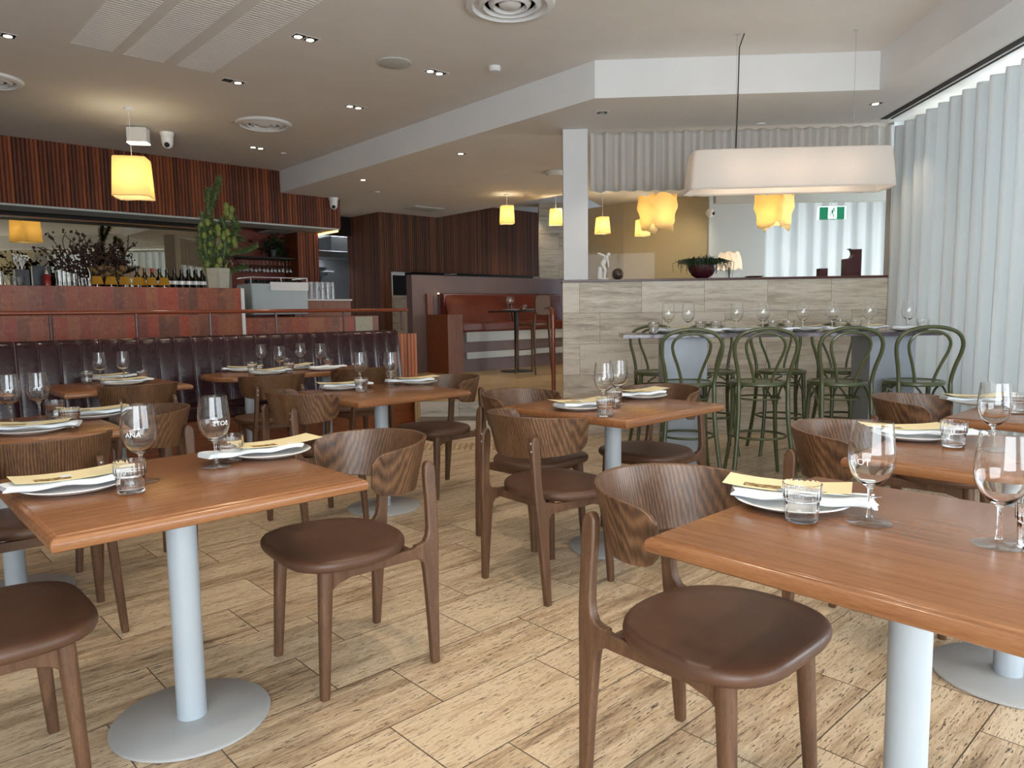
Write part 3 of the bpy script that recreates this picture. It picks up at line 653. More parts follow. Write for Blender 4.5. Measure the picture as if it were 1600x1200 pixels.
def make_napkin(seed=1):
    t = root('napkin', 'folded white napkin', 'napkin'); r = random.Random(seed); m = MB(); rings = []
    L = .31; n = 18
    for i in range(n+1):
        x = -L/2+L*i/n; e = 1-.12*math.sin(i*.9+seed); cy = .012*math.sin(i/n*3+seed); zc = .0115; up = .0025*math.sin(i*.8+seed); pts = []
        wv = .048*e*(1+.12*(abs(i/n-.5)*2)**2)
        for k in range(16):
            a = 2*PI*k/16; pts.append((x+.006*math.sin(k*1.3)*(1 if i in (0, n) else 0), cy+wv*sup(math.cos(a), .5), zc+up+.0085*sup(math.sin(a), .7)+(.002*math.sin(a*3+i*.5) if i not in (0, n) else 0)))
        rings.append(pts)
    m.loft(rings); m.build('cloth', 'napkin', t, ang=70); return t
def make_menu():
    t = root('menu_card', 'cream menu card', 'menu'); m = MB(); nx = 10; vs = []; fs = []
    for s in (0, 1):
        for i in range(nx+1):
            for y in (-.062, .062):
                x = -.145+.29*i/nx; vs.append((x, y, .001+.009*(2*abs(i/nx-.5))**2.2+(.0008 if s else 0)))
    k = 2*(nx+1)
    for i in range(nx): a = 2*i; fs += [(a, a+1, a+3, a+2), (k+a, k+a+2, k+a+3, k+a+1), (a, a+2, k+a+2, k+a), (a+1, k+a+1, k+a+3, a+3)]
    fs += [(0, k, k+1, 1), (2*nx, 2*nx+1, k+2*nx+1, k+2*nx)]
    m.add(vs, fs); m.build('card', 'menu', t, ang=60); return t
def make_fork():
    t = root('fork', 'steel fork', 'fork'); m = MB(); m.tube([(-.10, 0, .002), (-.02, 0, .0025), (.05, 0, .003), (.06, 0, .003)], [.005, .0035, .0025, .004], 8, .4)
    for y in (-.009, -.003, .003, .009): m.tube([(.058, y*.6, .003), (.07, y, .004), (.105, y, .003)], [.002, .0013, .0007], 6)
    m.build('prongs', 'chrome', t); return t
def make_knife():
    t = root('knife', 'steel table knife', 'knife'); m = MB(); m.tube([(-.11, 0, .003), (-.03, 0, .003), (0, 0, .003)], [.006, .005, .004], 8, .6); m.build('handle', 'chrome', t)
    m = MB(); m.prism([(0, -.004), (.10, -.009), (.115, 0), (.10, .003), (0, .004)], .002, .0035); m.build('blade', 'chrome', t); return t
wine, tumb, plate, nap, menu, fork, knife = [Proto(f()) for f in (make_wine, make_tumbler, make_plate, make_napkin, make_menu, make_fork, make_knife)]
TH = .742
def L(x, y, z=TH): return (x, y, z)
GW, GTm, GP, GN, GM = 'stemmed wine glasses on the tables', 'ribbed water tumblers on the tables', 'white plates on the tables', 'folded white napkins', 'cream menu cards'
def put_wine(where, x, y, z=TH, rz=0): return wine((x, y, z+.0006), rz, 'clear stemmed wine glass '+where, GW)
def put_tum(where, x, y, z=TH): return tumb((x, y, z+.0006), random.uniform(0, 6), 'ribbed clear water tumbler '+where, GTm)
def setting(where, x, y, rot, z=TH, nrot=0, noff=(0, 0), moff=(0, 0), mrot=0, menu_on=True, cut=False):
    r = math.radians(rot)
    def off(o, zz): return (x+o[0]*math.cos(r)-o[1]*math.sin(r), y+o[0]*math.sin(r)+o[1]*math.cos(r), z+zz)
    plate((x, y, z), 0, 'white plate '+where, GP)
    nap(off(noff, .0175), r+math.radians(nrot), 'folded white napkin '+where, GN)
    if menu_on: menu(off(moff, .0385), r+math.radians(mrot), 'cream menu card on the plate '+where, GM)
    if cut:
        fork(off((noff[0]+.03, noff[1]+.052), .0395), r+math.radians(nrot+4), 'steel fork beside the menu card '+where)
F0 = 42.95
setting('at the left place of the front left table', -1.225, 1.985, F0, moff=(.0, .005), nrot=-3, noff=(-.01, -.02))
setting('at the right place of the front left table', -.83, 2.445, F0, moff=(.02, .0), noff=(-.07, -.01), nrot=3)
put_tum('in front of the left wine glass on the front left table', -1.041, 1.936)
wgA = put_wine('on the left of the front left table, nearer the camera', -1.078, 2.067, rz=0)
wgB = put_wine('on the right of the front left table beside a rolled napkin', -.941, 2.261)
put_tum('behind the right wine glass on the front left table', -.925, 2.345)
setting('on the front right table by the wrapped chair back', .675, 1.72, -18, moff=(-.01, .03), mrot=-8, noff=(.02, -.02), nrot=-4)
knife((.735, 1.665, TH+.0395), math.radians(-22), 'steel table knife lying on the napkin of the front right table')
put_tum('standing before the napkin on the front right table', .645, 1.586)
wgC = put_wine('in the middle of the front right table', .786, 1.564)
wgD = put_wine('nearest the camera at the right edge of the front right table', .963, 1.401)
put_tum('cut by the right picture edge on the front right table', 1.035, 1.39)
setting('at the near place of the middle table', .330, 3.520, F0-20, moff=(0, .0), noff=(.03, -.01), nrot=10, cut=True)
setting('at the far place of the middle table', .715, 3.95, F0-10, noff=(-.05, -.01))
put_tum('beside the near plate on the middle table', .421, 3.245); put_wine('on the left of the pair on the middle table', .448, 3.506)
put_wine('on the right of the pair on the middle table', .545, 3.69); put_tum('between the two wine glasses of the middle table', .505, 3.575)
setting('at the near place of the table left of centre', -1.10, 4.62, F0-20, noff=(.04, .0), nrot=6)
setting('at the far place of the table left of centre', -.645, 4.93, F0-10, noff=(-.06, 0), nrot=-8)
put_tum('beside the near plate of the table left of centre', -.933, 4.463); put_wine('behind the left tumbler on the table left of centre', -1.013, 4.82)
put_wine('on the right of the table left of centre', -.802, 4.79); put_tum('behind the right wine glass on the table left of centre', -.82, 4.92)
setting('at the near place of the square banquette table', -2.77, 5.14, F0, noff=(.03, 0)); setting('at the far place of the square banquette table', -3.12, 5.56, F0, noff=(.06, -.02), nrot=-12)
put_tum('left of the pair of glasses on the square banquette table', -3.127, 5.309); put_wine('on the left of the square banquette table', -3.02, 5.30)
put_wine('on the right of the square banquette table', -2.915, 5.425); put_tum('on the right edge of the square banquette table', -2.70, 5.29)
setting('at the near place of the left edge table', -2.02, 3.01, F0-20, cut=True, noff=(.02, 0)); setting('at the far place of the left edge table', -2.02, 3.46, F0-10)
put_wine('left of an overlapping pair at the left picture edge', -2.29, 3.28); put_wine('right of an overlapping pair at the left picture edge', -2.22, 3.375)
put_tum('behind the other tumbler on the table at the left picture edge', -2.175, 3.42); put_tum('in front on the table at the left picture edge', -1.93, 3.13)
setting('on the second right table', 1.45, 2.60, -8, noff=(.05, -.02), nrot=-4, moff=(-.03, .01)); put_tum('in front of the plate on the second right table', 1.495, 2.425)
put_wine('on the second right table, seen through the front wine glass', 1.577, 2.348)
setting('on the table nearest the curtain', 2.265, 3.49, -8); put_tum('on the table nearest the curtain', 2.236, 3.191)
for i, (x, y) in enumerate([(-2.30, 6.24), (-1.99, 5.88), (-1.90, 6.42), (-1.63, 6.27)]):
    setting(['at the far left place', 'at the near left place', 'at the far right place', 'at the near right place'][i]+' of the oval table', x, y, F0+(-20, 10, 15, -20)[i], noff=(.03*(1 if i % 2 else -1), 0), nrot=(5, -14, 22, 4)[i], menu_on=i != 3)
for i, (x, y) in enumerate([(-2.22, 6.42), (-1.93, 6.02), (-1.92, 6.585), (-1.70, 6.44)]):
    put_wine(['first', 'second', 'third', 'fourth'][i]+' from the left on the round ended table', x, y)
for i, (x, y) in enumerate([(-2.19, 6.10), (-1.84, 5.97), (-2.05, 6.60), (-1.64, 6.46)]):
    put_tum(['at the left end', 'at the near middle', 'at the far middle', 'at the right end'][i]+' of the round ended table', x, y)
# high table settings
LT = 1.04
def hp(px_x, row):
    return LW(px_x, .13 if row == 0 else .37)
for i, (u, row) in enumerate([(.35, 1), (.51, 0), (.87, 1), (1.07, 0), (1.37, 1), (1.58, 0), (1.86, 1), (2.13, 0)]):
    p = hp(u+.0, row); nm = ['first', 'second', 'third', 'fourth', 'fifth', 'sixth', 'seventh', 'eighth'][i]
    if i != 1: p0 = p
    p = LW(u+(.02 if row else .0), .30 if row else .22)
    put_wine(nm+' from the left on the dark high table', p.x, p.y, LT)
for i, (u, row) in enumerate([(.40, 1), (.62, 0), (.92, 1), (1.12, 0), (1.42, 1), (1.62, 0), (1.86, 1), (2.10, 0)]):
    nm = ['first', 'second', 'third', 'fourth', 'fifth', 'sixth', 'seventh', 'eighth'][i]
    p = LW(u, .40 if row else .135)
    setting(nm+' from the left on the dark high table', p.x, p.y, -5, LT, menu_on=(i % 2 == 0), nrot=(4, -6, 3, 8, -4, 5, 0, -3)[i], noff=(.03, .0))
for i, (u, v) in enumerate([(.25, .22), (.62, .30), (.72, .22), (1.17, .30), (1.27, .25), (1.68, .33), (1.77, .27), (2.21, .16)]):
    p = LW(u, v); put_tum(['first', 'second', 'third', 'fourth', 'fifth', 'sixth', 'seventh', 'eighth'][i]+' from the left on the dark high table', p.x, p.y, LT)
ORD = ['first', 'second', 'third', 'fourth', 'fifth', 'sixth', 'seventh', 'eighth', 'ninth', 'tenth', 'eleventh', 'twelfth', 'thirteenth', 'fourteenth']
# ---------------------------------------------------------------- oxblood banquette
t = root('banquette', 'long oxblood leather banquette with vertical channels along the left', 'bench', (0, 0, 0), FA)
def channels(a0, a1, n, y, zb, zt, rake, depth, mat, nm, parent, top=.03):
    m = MB(); w_ = (a1-a0)/n; prof = []
    K = 8; vs = []; rows = [(zb, 0), (zb+.5*(zt-zb), 0), (zt-.05, 0), (zt-.015, .012), (zt, .035), (zt+.002, .08)]
    xs = []
    for i in range(n):
        for k in range(K): u = k/K; xs.append((a0+(i+(0, .03, .08, .3, .5, .7, .92, .97)[k])*w_, (0, .55, .85, .97, 1, .97, .85, .55)[k]))
    xs.append((a1, 0)); nx = len(xs)
    for z, back in rows:
        for x, bul in xs:
            yy = y+rake*(z-zb)/(zt-zb)-depth*bul*(1 if back == 0 else .5)+back; vs.append((x, yy, z-(0.004*(1-bul) if back else 0)))
    fs = [(j*nx+i, j*nx+i+1, (j+1)*nx+i+1, (j+1)*nx+i) for j in range(len(rows)-1) for i in range(nx-1)]
    m.add(vs, fs); o = m.build(nm, mat, parent, ang=50)
    if n > 2:
        m = MB()
        for i in range(n+1): x = a0+i*w_; m.tube([(x, y-.002, zb), (x, y+rake*.92-.001, zt-.05), (x, y+rake+.010, zt-.013), (x, y+rake+.034, zt+.001), (x, y+rake+.07, zt+.003)], .0028, 5)
        m.build('seam_highlight', 'seam_highlight', o)  # thin pale tubes paint the highlight lines along the seams
channels(.985, 4.44, 24, 6.50, .47, 1.045, .07, .014, 'leather', 'back_cushion', t)
channels(-1.0, .98, 13, 6.50, .47, 1.045, .07, .014, 'leather', 'back_cushion', t)
m = MB(); m.box(-1.0, 4.44, 6.60, 6.80, .3, 1.04); m.build('back_panel', 'leather', t, bevel=.01)
m = MB(); m.box(-1.0, 4.42, 6.17, 6.58, .345, .465); m.build('seat_cushion', 'leather', t, bevel=.03, seg=3)
m = MB(); m.box(-1.0, 4.44, 6.22, 6.60, 0, .344); m.build('plinth', 'bench_wood', t)
m = MB(); m.flutes(4.45, 4.72, 6.62, 0, 1.0, .045, .016); m.box(4.45, 4.72, 6.621, 6.82, 0, 1.0); m.build('end_panel', 'flute_end', t, ang=25)
t = root('handrail', 'polished red brown rail on slim posts above the oxblood banquette', 'rail', (0, 0, 0), FA)
m = MB(); m.tube([(-1.0, 6.72, 1.262), (4.68, 6.72, 1.262)], .0185, 12); m.build('rail', 'rail', t)
for a in (-.25, .34, .63+.63, 1.89, 2.51, 3.14, 3.88, 4.60):
    m = MB(); m.tube([(a, 6.72, 1.04), (a, 6.72, 1.25)], .0135, 8); m.build('post', 'railmetal', t)
m_ = None
t = root('stair_handrail', 'slim red brown handrail post beside the stone steps', 'rail', (.415, 7.30, 0), 0)
p = crom([(0, -.1, .161), (0, -.1, .6), (0, -.1, 1.1), (-.005, -.08, 1.22), (-.02, .1, 1.25), (-.04, .5, 1.25)], 5)
m = MB(); m.tube(p, .021, 10); m.build('post', 'rail', t)
# tactile studs
m = MB()
for i in range(22):
    for j in range(5): m.lathe([(.013, .0), (.011, .004)], 8, (-.9+i*.052, 6.42+j*.07, .0005))
tag(m.build('tactile_strip', 'tactile'), 'rows of small brass studs set in the floor before the steps', 'floor strip')['kind'] = 'stuff'
# ---------------------------------------------------------------- bar counter
m = MB(); m.box(-2.5, 3.42, 8.2, 8.55, .32, 1.535); o = tag(m.build('bar_counter', 'redtile', frame='F', bevel=.004), 'tall bar front clad in russet tiles behind the handrail', 'counter')
m = MB(); m.box(3.421, 3.46, 8.19, 8.56, .32, 1.535); o2 = m.build('end_trim', 'white', bevel=.002); o2.parent = o
m = MB(); m.box(3.47, 4.95, 8.3, 8.6, .32, 1.19); tag(m.build('lower_counter', 'redtile', frame='F', bevel=.004), 'lower russet tiled counter to the right of the tall bar front', 'counter')
m = MB(); m.box(4.96, 5.22, 8.3, 8.6, .32, 1.19); tag(m.build('counter_end_block', 'stone_vase', frame='F', bevel=.004), 'pale stone end block of the low bar counter', 'counter')
m = MB(); m.box(3.5, 5.6, 8.75, 9.3, .32, 1.20); tag(m.build('back_counter', 'cabinet', frame='F', bevel=.004), 'work counter carrying the coffee machine behind the low bar', 'counter')
m = MB(); m.box(4.62, 5.5, 9.31, 9.66, .32, 1.42); o = tag(m.build('glass_cabinet', 'cabinet', frame='F', bevel=.004), 'red brown cabinet under the row of tall glasses by the kitchen opening', 'cabinet')
m = MB(); m.box(4.60, 5.52, 9.305, 9.68, 1.421, 1.44); o2 = m.build('top', 'white'); o2.parent = o
m = MB(); m.box(-2.5, 4.25, 10.2, 10.58, .32, 1.30); tag(m.build('back_bar', 'dark', frame='F'), 'dark back bar shelf under the mirror', 'counter')
# coffee machine
t = root('coffee_machine', 'pale blue grey espresso machine on the low counter', 'coffee machine', FW(4.2, 9.0, 1.201), FA)
m = MB(); m.box(-.40, .36, -.22, .24, .03, .42); m.build('body', 'machine', t, bevel=.02)
m = MB(); m.box(-.16, .36, -.235, -.221, .33, .44); m.build('upper_panel', 'white', t, bevel=.006)
m = MB(); m.box(-.40, .36, -.21, -.20, .49, .50); m.box(-.40, -.39, -.21, .2, .49, .50); m.box(.35, .36, -.21, .2, .49, .50)
for x in (-.395, 0, .355): m.box(x-.005, x+.005, -.21, -.20, .42, .49)
m.build('cup_rail', 'chrome', t)
m = MB(); [m.lathe([(.012, 0), (.012, .03)], 8, (x, y, 0)) for x in (-.34, .3) for y in (-.16, .18)]; m.build('foot', 'black', t)
cup = None
for i in range(9):
    for j in range(2):
        x, y = -.34+i*.082, -.1+j*.14; lc = 'small dark coffee cup number %s along the top of the espresso machine, %s row' % (['one', 'two', 'three', 'four', 'five', 'six', 'seven', 'eight', 'nine'][i], ['front', 'back'][j])
        if cup is None:
            m = MB(); m.lathe([(.0001, 0), (.022, 0), (.034, .05), (.0315, .05), (.02, .004), (.0001, .004)], 12); cup = Proto(tag(m.build('coffee_cup', 'black'), lc, 'cup'))
        cup(FW(4.2+x, 9.0+y, 1.6215), 0, 'small dark coffee cup, %s from the left in the %s row on the espresso machine' % (ORD[i], ('front', 'back')[j]), 'coffee cups on the machine')
# tall glasses row
tg = None; k = 0
for i in range(8):
    for j in range(2):
        if tg is None:
            m = MB(); m.lathe([(.0001, 0), (.03, 0), (.034, .24), (.032, .24), (.0285, .008), (.0001, .008)], 16); tg = Proto(tag(m.build('tall_glass', 'glass'), 'g', 'glass'))
        tg(FW(4.66+i*.085, 9.38+j*.11, 1.441), 0, 'tall clear glass, %s from the left in the %s row beside the coffee machine' % (ORD[i], ('front', 'back')[j]), 'tall glasses beside the coffee machine')
# vase with banksia arrangement
vb = root('stone_vase', 'faceted pale stone vase on the bar top holding tall green stems', 'vase', FW(3.235, 8.375, 1.5355), FA)
m = MB(); n = 6; m.loft([[(r*math.cos(2*PI*i/n+.3), r*math.sin(2*PI*i/n+.3), z) for i in range(n)] for r, z in ((.125, 0), (.145, .225), (.13, .225), (.115, .1))], True, True); m.build('body', 'stone_vase', vb, ang=20)
fa_ = root('banksia_arrangement', 'tall green banksia stems with yellow buds in the pale stone vase', 'flowers', FW(3.235, 8.375, 1.5355), FA); r = random.Random(4)
def brush(mb, path, rad, per=60, leaf=.05, rr=r):
    P = crom(path, 5)
    mb.tube(P, [rad*.55]*len(P), 6)
    for i in range(int(per*len(P)/6)):
        q = P[int(rr.random()*(len(P)-1))]; d = Vector((rr.uniform(-1, 1), rr.uniform(-1, 1), rr.uniform(-.3, .9))).normalized(); s = Vector((rr.uniform(-1, 1), rr.uniform(-1, 1), rr.uniform(-1, 1))).normalized()*leaf*.16
        mb.add([q+s, q+d*(rad+leaf*.4)+s*.4, q+d*(rad+leaf), q-s+d*rad*.4], [(0, 1, 2, 3)], False)
def leafy_b(mb, c, q, r):
    for k in range(26):
        d = Vector((r.gauss(0, 1), r.gauss(0, 1), r.gauss(0, 1))).normalized(); e = d.orthogonal().normalized()*.006; p = Vector(c)
        mb.add([p+d*q*.8+e, p+d*q*1.55, p+d*q*.8-e], [(0, 1, 2)], False)
m = MB()
for path in ([(-.02, 0, .2), (-.06, 0, .5), (-.07, 0, .8), (.03, .02, 1.05), (.10, .02, 1.27)], [(-.03, 0, .6), (-.06, 0, .95), (-.03, 0, 1.13)], [(0, 0, .2), (.1, -.02, .5), (.22, -.02, .62), (.24, 0, .72), (.2, 0, .83)],
             [(.02, 0, .2), (.15, -.04, .38), (.3, -.05, .42), (.47, -.05, .50)], [(0, 0, .2), (-.12, -.03, .35), (-.12, -.02, .6), (-.04, 0, .8)], [(.02, 0, .15), (.08, -.04, .4), (.1, -.03, .65), (.08, 0, .8)], [(-.05, .02, .2), (-.02, .03, .5), (.04, .03, .75)], [(0, 0, .2), (.1, 0, .42), (.25, 0, .55), (.30, 0, .57)], [(-.02, 0, .2), (-.16, 0, .45), (-.17, 0, .7)], [(0, 0, .2), (-.1, 0, .5), (-.14, -.02, .85)], [(.05, 0, .15), (.2, -.05, .22), (.33, -.04, .24)], [(-.05, 0, .15), (-.14, -.03, .3), (-.2, -.02, .42)]):
    brush(m, path, .038, 230, .034)
m.build('stems', 'leaf', fa_)
for i in range(46):
    c = (r.uniform(-.18, .14), r.uniform(-.08, .03), r.uniform(.2, .75)); m = MB(); q_ = r.uniform(.018, .034); m.sph(c, q_, 8, 5, (1, 1, 1.4)); leafy_b(m, c, q_, r); m.build('bud', 'bud', fa_)
for c in ((.13, -.02, .86), (.18, 0, .82), (.2, 0, .9), (.14, 0, .93), (.2, -.05, .5), (.19, -.05, .55)):
    m = MB(); m.sph(c, .033, 8, 5, (1, 1, 1.5)); leafy_b(m, c, .035, r); m.build('bud', 'bud', fa_)
for i in range(14):
    a = r.uniform(0, 6.28); q = r.uniform(.02, .1); m = MB(); m.sph((.12+q*math.cos(a), -.09+.03*math.sin(a*2), .3+q*.6*math.sin(a)), .018, 8, 5); m.build('dark_flower', 'maroon', fa_)
# dried arrangement
da = root('dried_arrangement', 'dark dried branches and straw flowers behind the bar top', 'flowers', FW(2.12, 9.0, 1.3), FA); r = random.Random(9)
m = MB()
for i in range(46):
    a = r.uniform(-1, 1); p0 = Vector((r.uniform(-.08, .08), r.uniform(-.08, .08), 0)); p1 = p0+Vector((a*.15, r.uniform(-.1, .1), .3)); p2 = p1+Vector((a*.2, r.uniform(-.1, .1), r.uniform(.15, .4))); p3 = p2+Vector((a*.1+r.uniform(-.1, .1), 0, r.uniform(.02, .2)))
    m.tube(crom([p0, p1, p2, p3], 4), .0045, 5)
    for k in range(16):
        q = p1.lerp(p3, r.random())+Vector((r.uniform(-.05, .05), r.uniform(-.05, .05), r.uniform(-.04, .04))); m.sph(q, r.uniform(.008, .02), 5, 3)
m.build('stems', 'dry', da)
m = MB()
for i in range(60): m.sph((r.uniform(-.05, .28), r.uniform(-.14, -.02), r.uniform(.32, .48)), r.uniform(.018, .034), 6, 4)
m.build('straw_flowers', 'drylight', da)
m = MB(); m.lathe([(.0001, 0), (.09, 0), (.12, .12), (.1, .22), (.08, .22)], 16); m.build('pot', 'black', da)
m = MB(); m.box(1.75, 2.40, 8.85, 9.15, .32, 1.299); tag(m.build('under_bar_fridge', 'dark', frame='F'), 'dark cabinet behind the bar front carrying the dried branches', 'cabinet')
# pleated lamps on the bar
def make_bar_lamp():
    t = root('table_lamp', 'small lamp', 'lamp'); n = 48; m = MB()
    m.loft([[(r_*(1+.05*(-1)**i)*math.cos(2*PI*i/n), r_*(1+.05*(-1)**i)*math.sin(2*PI*i/n), z) for i in range(n)] for r_, z in ((.056, .025), (.038, .105))], False, False); m.build('shade', 'amber', t, ang=10)
    m = MB(); m.lathe([(.0001, 0), (.03, 0), (.03, .004), (.004, .008), (.004, .10), (.0001, .10)], 12); m.build('stand', 'chrome', t); return t
bl = Proto(make_bar_lamp())
for i, a in enumerate((1.99, 2.12, 2.25, 2.375, 2.44, 2.51, 2.635)):
    bl(FW(a, 8.31+(.14 if i == 4 else 0), 1.5355), 0, ['first', 'second', 'third', 'fourth', 'fifth', 'sixth', 'seventh'][i]+' from the left in the row of amber pleated lamps on the bar top', 'amber pleated lamps on the bar top')
# bottles
def make_bottle():
    t = root('wine_bottle', 'dark wine bottle', 'bottle'); m = MB(); m.lathe([(.0001, 0), (.037, 0), (.038, .01), (.038, .18), (.032, .205), (.015, .235), (.014, .26)], 16); m.build('body', 'bottle', t)
    m = MB(); m.lathe([(.0148, .255), (.0150, .3), (.0001, .3)], 12); m.build('capsule', 'china', t)
    m = MB(); m.lathe([(.0385, .125), (.0385, .165)], 16); m.build('label', 'china', t); return t
bo = Proto(make_bottle()); r = random.Random(3)
for i in range(12):
    for j in range(3):
        a = 2.47+i*.079+(.03*j)
        b = bo(FW(a, 8.66+j*.11, 1.4595), 0, 'dark wine bottle, %s from the left in the %s row behind the bar top' % (ORD[i], ('front', 'middle', 'back')[j]), 'wine bottles behind the bar top')
        if r.random() < .35:
            for c in b.children:
                if c.name.startswith('capsule'):
                    c.data = c.data.copy() if len(c.data.materials) else c.data; c.data.materials[0] = M['redcap'] if r.random() < .5 else M['bottle']
m = MB(); m.box(2.42, 3.45, 8.60, 8.98, .32, 1.459); tag(m.build('bottle_shelf', 'dark', frame='F'), 'dark shelf unit behind the bar carrying the wine bottles', 'shelf')
# things at the left of the bar top
m = MB(); m.box(-.075, .075, -.05, .05, 0, .20); o = tag(m.build('menu_box', 'screen', loc=FW(1.53, 8.44, 1.5355), bevel=.004), 'dark navy box standing on the bar top left of the glasses', 'box'); o.rotation_euler.z = FA
m = MB(); m.box(-.06, .06, -.05, .05, 0, .16); o = tag(m.build('black_planter', 'black', loc=FW(1.37, 8.44, 1.5355), bevel=.004), 'small black box on the bar top holding white flowers', 'box'); o.rotation_euler.z = FA
m = MB(); r = random.Random(8)
for i in range(30): m.sph((r.uniform(-.07, .07), r.uniform(-.04, .04), r.uniform(.17, .26)), .011, 6, 4)
for i in range(12): m.tube([(r.uniform(-.02, .02), 0, .02), (r.uniform(-.06, .06), r.uniform(-.03, .03), .2)], .002, 5)
o = tag(m.build('white_flowers', 'china', loc=FW(1.37, 8.44, 1.66)), 'sprig of small white flowers on the left of the bar top', 'flowers'); o.scale = (1, 1, .7)
t = root('syrup_bottle', 'dark red syrup bottle with chrome pourer on the bar top', 'bottle', FW(1.55, 8.30, 1.5355))
m = MB(); m.lathe([(.0001, 0), (.035, 0), (.036, .09), (.02, .115), (.018, .12)], 16); m.build('body', 'syrup', t)
m = MB(); m.lathe([(.02, .115), (.022, .13), (.006, .155), (.004, .19), (.0001, .19)], 12); m.build('pourer', 'chrome', t)
for i, (a, h, rr_) in enumerate([(1.18, .13, .035), (1.25, .10, .045), (1.33, .09, .045), (1.66, .16, .03), (1.70, .15, .03), (1.74, .14, .03), (1.79, .13, .04), (1.86, .09, .03), (1.92, .09, .03)]):
    m = MB(); m.lathe([(.0001, 0), (rr_*.8, 0), (rr_, h), (rr_-.002, h), (rr_*.8-.002, .006), (.0001, .006)], 16)
    tag(m.build('bar_glass', 'glass', loc=FW(a, 8.33, 1.5355)), ['leftmost', 'second', 'third', 'fourth', 'fifth', 'sixth', 'seventh', 'eighth', 'ninth'][i]+' clear bar glass from the left on the tiled bar top', 'glass', 'clear glasses on the bar top')
m = MB(); m.tube([(0, 0, 0), (.0, 0, .14), (-.02, 0, .2)], .006, 8); m.lathe([(.02, 0), (.02, .004)], 10); tag(m.build('tap', 'chrome', loc=FW(1.955, 8.42, 1.5355)), 'slim chrome tap left of the amber lamps', 'tap')
# shelf in the red niche with hanging glasses and plant
m = MB(); m.box(4.36, 5.28, 10.55, 10.94, 2.075, 2.10); tag(m.build('niche_shelf', 'dark', frame='F'), 'dark shelf across the red niche behind the coffee machine', 'shelf')
hg = None
for i in range(14):
    for j in range(2):
        if hg is None:
            m = MB(); m.lathe([(.03, 0), (.004, -.004), (.003, -.09), (.02, -.10), (.034, -.13), (.03, -.19), (.029, -.19), (.032, -.13), (.018, -.102), (.0001, -.10)], 12); hg = Proto(tag(m.build('hanging_glass', 'glass'), 'x', 'glass'))
        hg(FW(4.42+i*.062, 10.6+j*.12, 2.07), 0, 'stemmed glass hanging under the niche shelf, %s from the left in the %s row' % (ORD[i], ('front', 'back')[j]), 'stemmed glasses hanging under the niche shelf')
def leafy(mb, c, n, R, r, sc=(1, 1, 1), leaf=.05):
    for i in range(n):
        d = Vector((r.gauss(0, 1)*sc[0], r.gauss(0, 1)*sc[1], r.gauss(0, 1)*sc[2]))*R*.5; p = Vector(c)+d
        e = Vector((r.uniform(-1, 1), r.uniform(-1, 1), r.uniform(-.8, .6))).normalized()*leaf; s = e.cross(Vector((0, 0, 1))).normalized()*leaf*.35
        mb.add([p, p+e*.5+s, p+e, p+e*.5-s], [(0, 1, 2, 3)], False)
t = root('shelf_plant', 'leafy dark green plant in a small pot on the niche shelf', 'plant', FW(5.0, 10.72, 2.101), FA)
m = MB(); leafy(m, (0, 0, .2), 150, .2, random.Random(1), (1.1, .5, .8), .09); leafy(m, (.2, 0, .08), 60, .15, random.Random(5), (1, .4, .8), .08); m.build('leaves', 'leaf_dark', t)
m = MB(); m.lathe([(.0001, 0), (.06, 0), (.08, .12), (.07, .12)], 14); m.build('pot', 'black', t)
# ---------------------------------------------------------------- upper banquette group
t = root('upper_banquette', 'russet leather banquette against the mauve partition in the upper area', 'bench', (0, 0, 0), FA)
channels(6.90, 8.22, 1, 8.80, 1.08, 1.53, .12, .03, 'red_leather', 'back_cushion', t); channels(8.24, 9.55, 1, 8.80, 1.08, 1.53, .12, .03, 'red_leather', 'back_cushion', t)
m = MB(); m.box(6.88, 9.56, 8.90, 8.995, .9, 1.52); m.build('back_panel', 'red_leather', t)
m = MB(); m.box(6.9, 9.55, 8.48, 8.86, .93, 1.08); m.build('seat_cushion', 'red_leather', t, bevel=.03, seg=3)
m = MB(); m.box(6.9, 9.55, 8.55, 8.99, .32, .93); m.build('base', 'mauve', t)
m = MB(); m.box(7.01, 9.55, 8.52, 8.549, .78, .93); m.box(7.01, 9.55, 8.52, 8.549, .52, .62); m.build('kick_strip', 'greywall', t)
t = root('side_cabinet', 'plain red brown cabinet at the end of the upper banquette', 'cabinet', (0, 0, 0), FA)
m = MB(); m.box(6.60, 6.89, 8.46, 8.99, .32, 1.20); m.build('body', 'cabinet', t, bevel=.004)
m = MB(); m.box(6.60, 6.70, 8.95, 8.998, 1.2, 1.52); m.build('upstand', 'cabinet', t)
o = tag(MB().lathe([(.012, 0), (.012, .12), (.018, .125), (.018, .15)], 10).build('reading_light', 'black', loc=FW(6.80, 8.93, 1.365)), 'tiny black wall light glowing beside the upper banquette', 'light')
m = MB(); m.lathe([(.006, 0), (.006, .22)], 8, (0, 0, -.1635)); o2 = m.build('stem', 'black', o)
m = MB(); m.sph((0, 0, .155), .012, 8, 6); m.build('lit_tip', 'bulb', o)
def high_tab(a, b, lab):
    t = root('cafe_table', lab, 'table', FW(a, b, .32), FA); m = MB(); m.box(-.30, .30, -.30, .30, .90, .925); m.build('tabletop', 'dark', t, bevel=.004)
    m = MB(); m.lathe([(.034, .02), (.034, .8995)], 16); m.build('column', 'black', t); m = MB(); m.lathe([(.25, 0), (.25, .012), (.05, .022), (.035, .022)], 32); m.build('base_plate', 'black', t)
high_tab(7.60, 8.05, 'dark square high cafe table with black column by the upper banquette'); high_tab(8.75, 7.6, 'dark high cafe table half hidden behind the stone half wall post')
t = root('high_chair', 'tall walnut bar chair with rounded back in the upper area', 'chair', FW(7.45, 7.55, .32), FA+.1)
